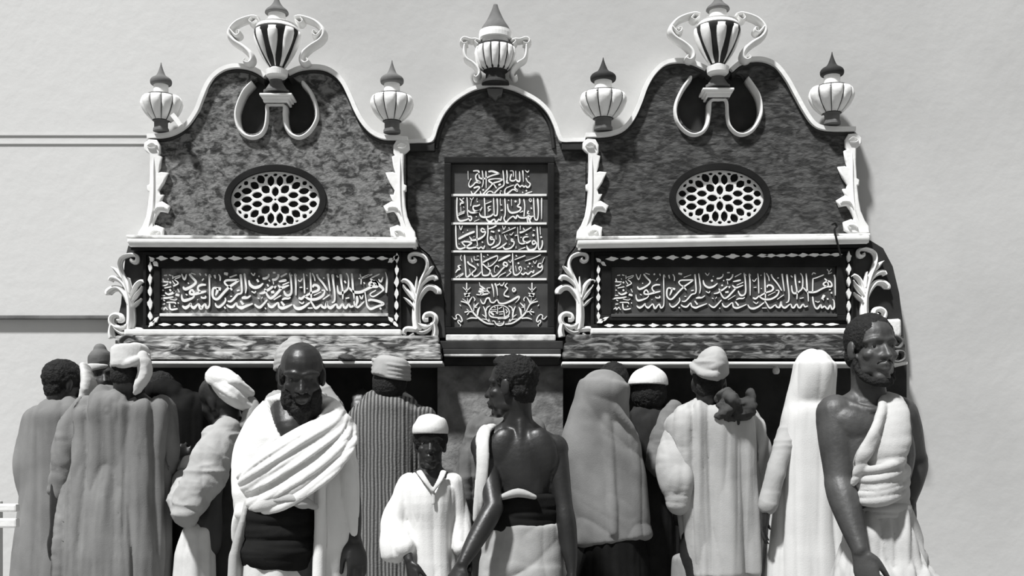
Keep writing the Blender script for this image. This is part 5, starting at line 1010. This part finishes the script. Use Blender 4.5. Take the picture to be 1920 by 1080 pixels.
    # long hanging sleeve of the wrap on the other arm
    B = Blob(); rows(B, d-.0, [(800, 616, 655, .9), (830, 612, 662, .95), (880, 605, 664, .95), (930, 598, 666, .9), (980, 594, 672, .85), (1015, 592, 670, .8), (1060, 590, 652, .8), (1100, 586, 648, .8), (hem(d, .35), 575, 650, .8)])
    B.tube([pt(645, 830, d+.01), pt(655, 890, d+.03), pt(662, 960, d+.04), pt(666, 1000, d+.04)], [(.022, .04), (.026, .04), (.022, .035), (.012, .025)])
    B.tube([pt(604, 860, d+.09), pt(600, 930, d+.09), pt(600, 1000, d+.08), pt(596, 1080, d+.08), pt(588, hem(d, .35), d+.08)], [.010, .014, .014, .016, .016])
    B.build('hanging_wrap', C_white, r, .006, 2, [((13, 10, .7), .012, 311), ((26, 26, 1.6), .004, 312)])
man_bald()

# --- man with one bare shoulder, nearest on the right
def man_bare_shoulder():
    d = 1.8; n = pt(1628, 752, d-.02); c = pt(1636, 656, d+.02); hh = .235
    def extra(B, L):
        B.ell(pt(1612, 802, d+.042), (.105, .05, .07), Matrix.Rotation(R(20), 3, 'Y')); B.ell(pt(1660, 800, d+.04), (.09, .05, .075)); B.ell(pt(1566, 790, d+.005), (.064, .062, .085))
        B.tube([pt(1590, 756, d+.035), pt(1632, 770, d+.065), pt(1650, 766, d+.06)], [.012, .014, .012])
    r, M, L = figure('tall bare shouldered man in pale pleated wrap at the right', pel_at(1654, d), n, 198, (c, hh, 194, 2, 0), (pt(1686, 778, d-.08), pt(1566, 775, d+.0)), (pt(1712, 862, d-.16), pt(1574, 905, d+.05)), (pt(1706, 935, d-.10), pt(1612, 1032, d+.16)), face=True, eyes=True, voxel=.0048, smooth=4, extra=extra, skin=M_skinB, chest=(.15, .105), waist=(.10, .085), hip=(.088, .085), spread=.05, armr=(.064, .062, .050, .052, .042, .031),
        hands=[(pt(1706, 935, d-.10), (0, -.1, -1), (-1, 0, 0), (0, -1, 0), 1, 30), (pt(1612, 1032, d+.16), (.28, -.1, -1), (.5, .6, 0), (.6, -.8, 0), 1.05, 25)])
    B = Blob(); B.ell(c+M @ (Vector((0, -.095, .175))*hh), (.340*hh, .385*hh, .36*hh), M, 30); B.ell(c+M @ (Vector((0, -.25, -.05))*hh), (.28*hh, .20*hh, .24*hh), M, 22)
    B.build('hair', M_hair, r, .005, 2, [((90, 90, 90), .002, 2)])
    B = Blob()
    B.tube([L(-.285, -.02, -.12), L(-.262, .05, -.30), L(-.17, .17, -.445), L(0, .27, -.485), L(.17, .17, -.445), L(.262, .05, -.30), L(.285, -.02, -.12)], [.03*hh, .05*hh, .06*hh, .07*hh, .06*hh, .05*hh, .03*hh], side=M @ Vector((0, 0, 1)), n=14)
    B.tube([L(-.12, .305, -.225), L(0, .368, -.195), L(.12, .305, -.225)], [.014*hh, .026*hh, .014*hh], side=M @ Vector((0, 0, 1)), n=10)
    B.build('beard', M_hair, r, .005, 2, [((90, 90, 60), .002, 2)])
    # wrap round the chest, end thrown over the far shoulder
    B = Blob(); rows(B, d, [(846, 1606, 1700, .78), (870, 1602, 1702, .78), (900, 1602, 1703, .78), (930, 1603, 1704, .78), (950, 1604, 1704, .78), (966, 1604, 1704, .78)])
    B.tube([pt(1662, 746, d-.02), pt(1676, 760, d+.04), pt(1676, 800, d+.085), pt(1666, 840, d+.10), pt(1655, 870, d+.09)], [(.025, .02), (.045, .03), (.055, .035), (.065, .04), (.07, .045)], side=(1, 0, 0))
    B.tube([pt(1662, 746, d-.02), pt(1682, 770, d-.08), pt(1684, 830, d-.14), pt(1670, 880, d-.14)], [(.025, .02), (.045, .03), (.06, .035), (.07, .04)], side=(1, 0, 0))
    B.tube([pt(1656, 748, d+.03), pt(1652, 775, d+.095), pt(1638, 812, d+.13), pt(1618, 846, d+.12), pt(1604, 872, d+.08)], [(.012, .012), (.016, .014), (.018, .016), (.018, .016), (.012, .012)], side=(0, 0, 1))
    B.tube([pt(1640, 815, d+.13), pt(1622, 850, d+.135), pt(1608, 885, d+.12), pt(1598, 912, d+.10)], [(.018, .012), (.022, .012), (.016, .010), (.004, .006)], side=(1, 0, 0))
    for (ya, yb, w) in ((880, 866, .012), (897, 882, .011), (912, 896, .012), (926, 912, .011), (938, 928, .012)): B.tube([pt(1604, ya, d+.08), pt(1640, ya+2, d+.145), pt(1675, (ya+yb)/2, d+.14), pt(1702, yb-6, d+.03)], [w*.8, w*1.2, w*1.1, w*.7], side=(0, 0, 1), n=12)
    B.build('chest_wrap', C_ihram, r, .0055, 2, [((3, 3, 24), .007, 321, rotmat('Y', 12))])
    B = Blob(); rows(B, d+.005, [(948, 1603, 1704, .8), (956, 1602, 1705, .82), (966, 1603, 1704, .8)]); B.build('waist_roll', C_ihram, r, .005, 2, [((6, 6, 60), .004, 331)])
    B = Blob(); rows(B, d, [(958, 1604, 1702, .8), (975, 1598, 1707, .85), (1010, 1586, 1718, .85), (1045, 1574, 1731, .85), (1085, 1560, 1746, .85), (1160, 1545, 1765, .8), (hem(d, .2), 1510, 1800, .75)], n=56); B.build('pleated_skirt', C_ihram, r, .0065, 2, [((17, 13, .3), .026, 341), ((34, 26, .5), .006, 342)])
man_bare_shoulder()
# ------------------------------------------------------------------ repeats
group_up('urn', 'small ribbed urns on the gable shoulders', 'small'); group_up('urn', 'large handled urns on the gables', 'large')
for c, g in (('gable', 'gables of the fountain'), ('grille', 'oval lattice grilles'), ('edging', 'leaf edgings of the gables'), ('bracket', 'acanthus brackets'), ('cornice', 'cornices'), ('ledge', 'weathered ledges'), ('person', 'people at the fountain')): group_up(c, g)
group_up('tablet', 'long inscription tablets', 'long'); group_up('panel', 'dark wall panels under the ledges', 'recessed')
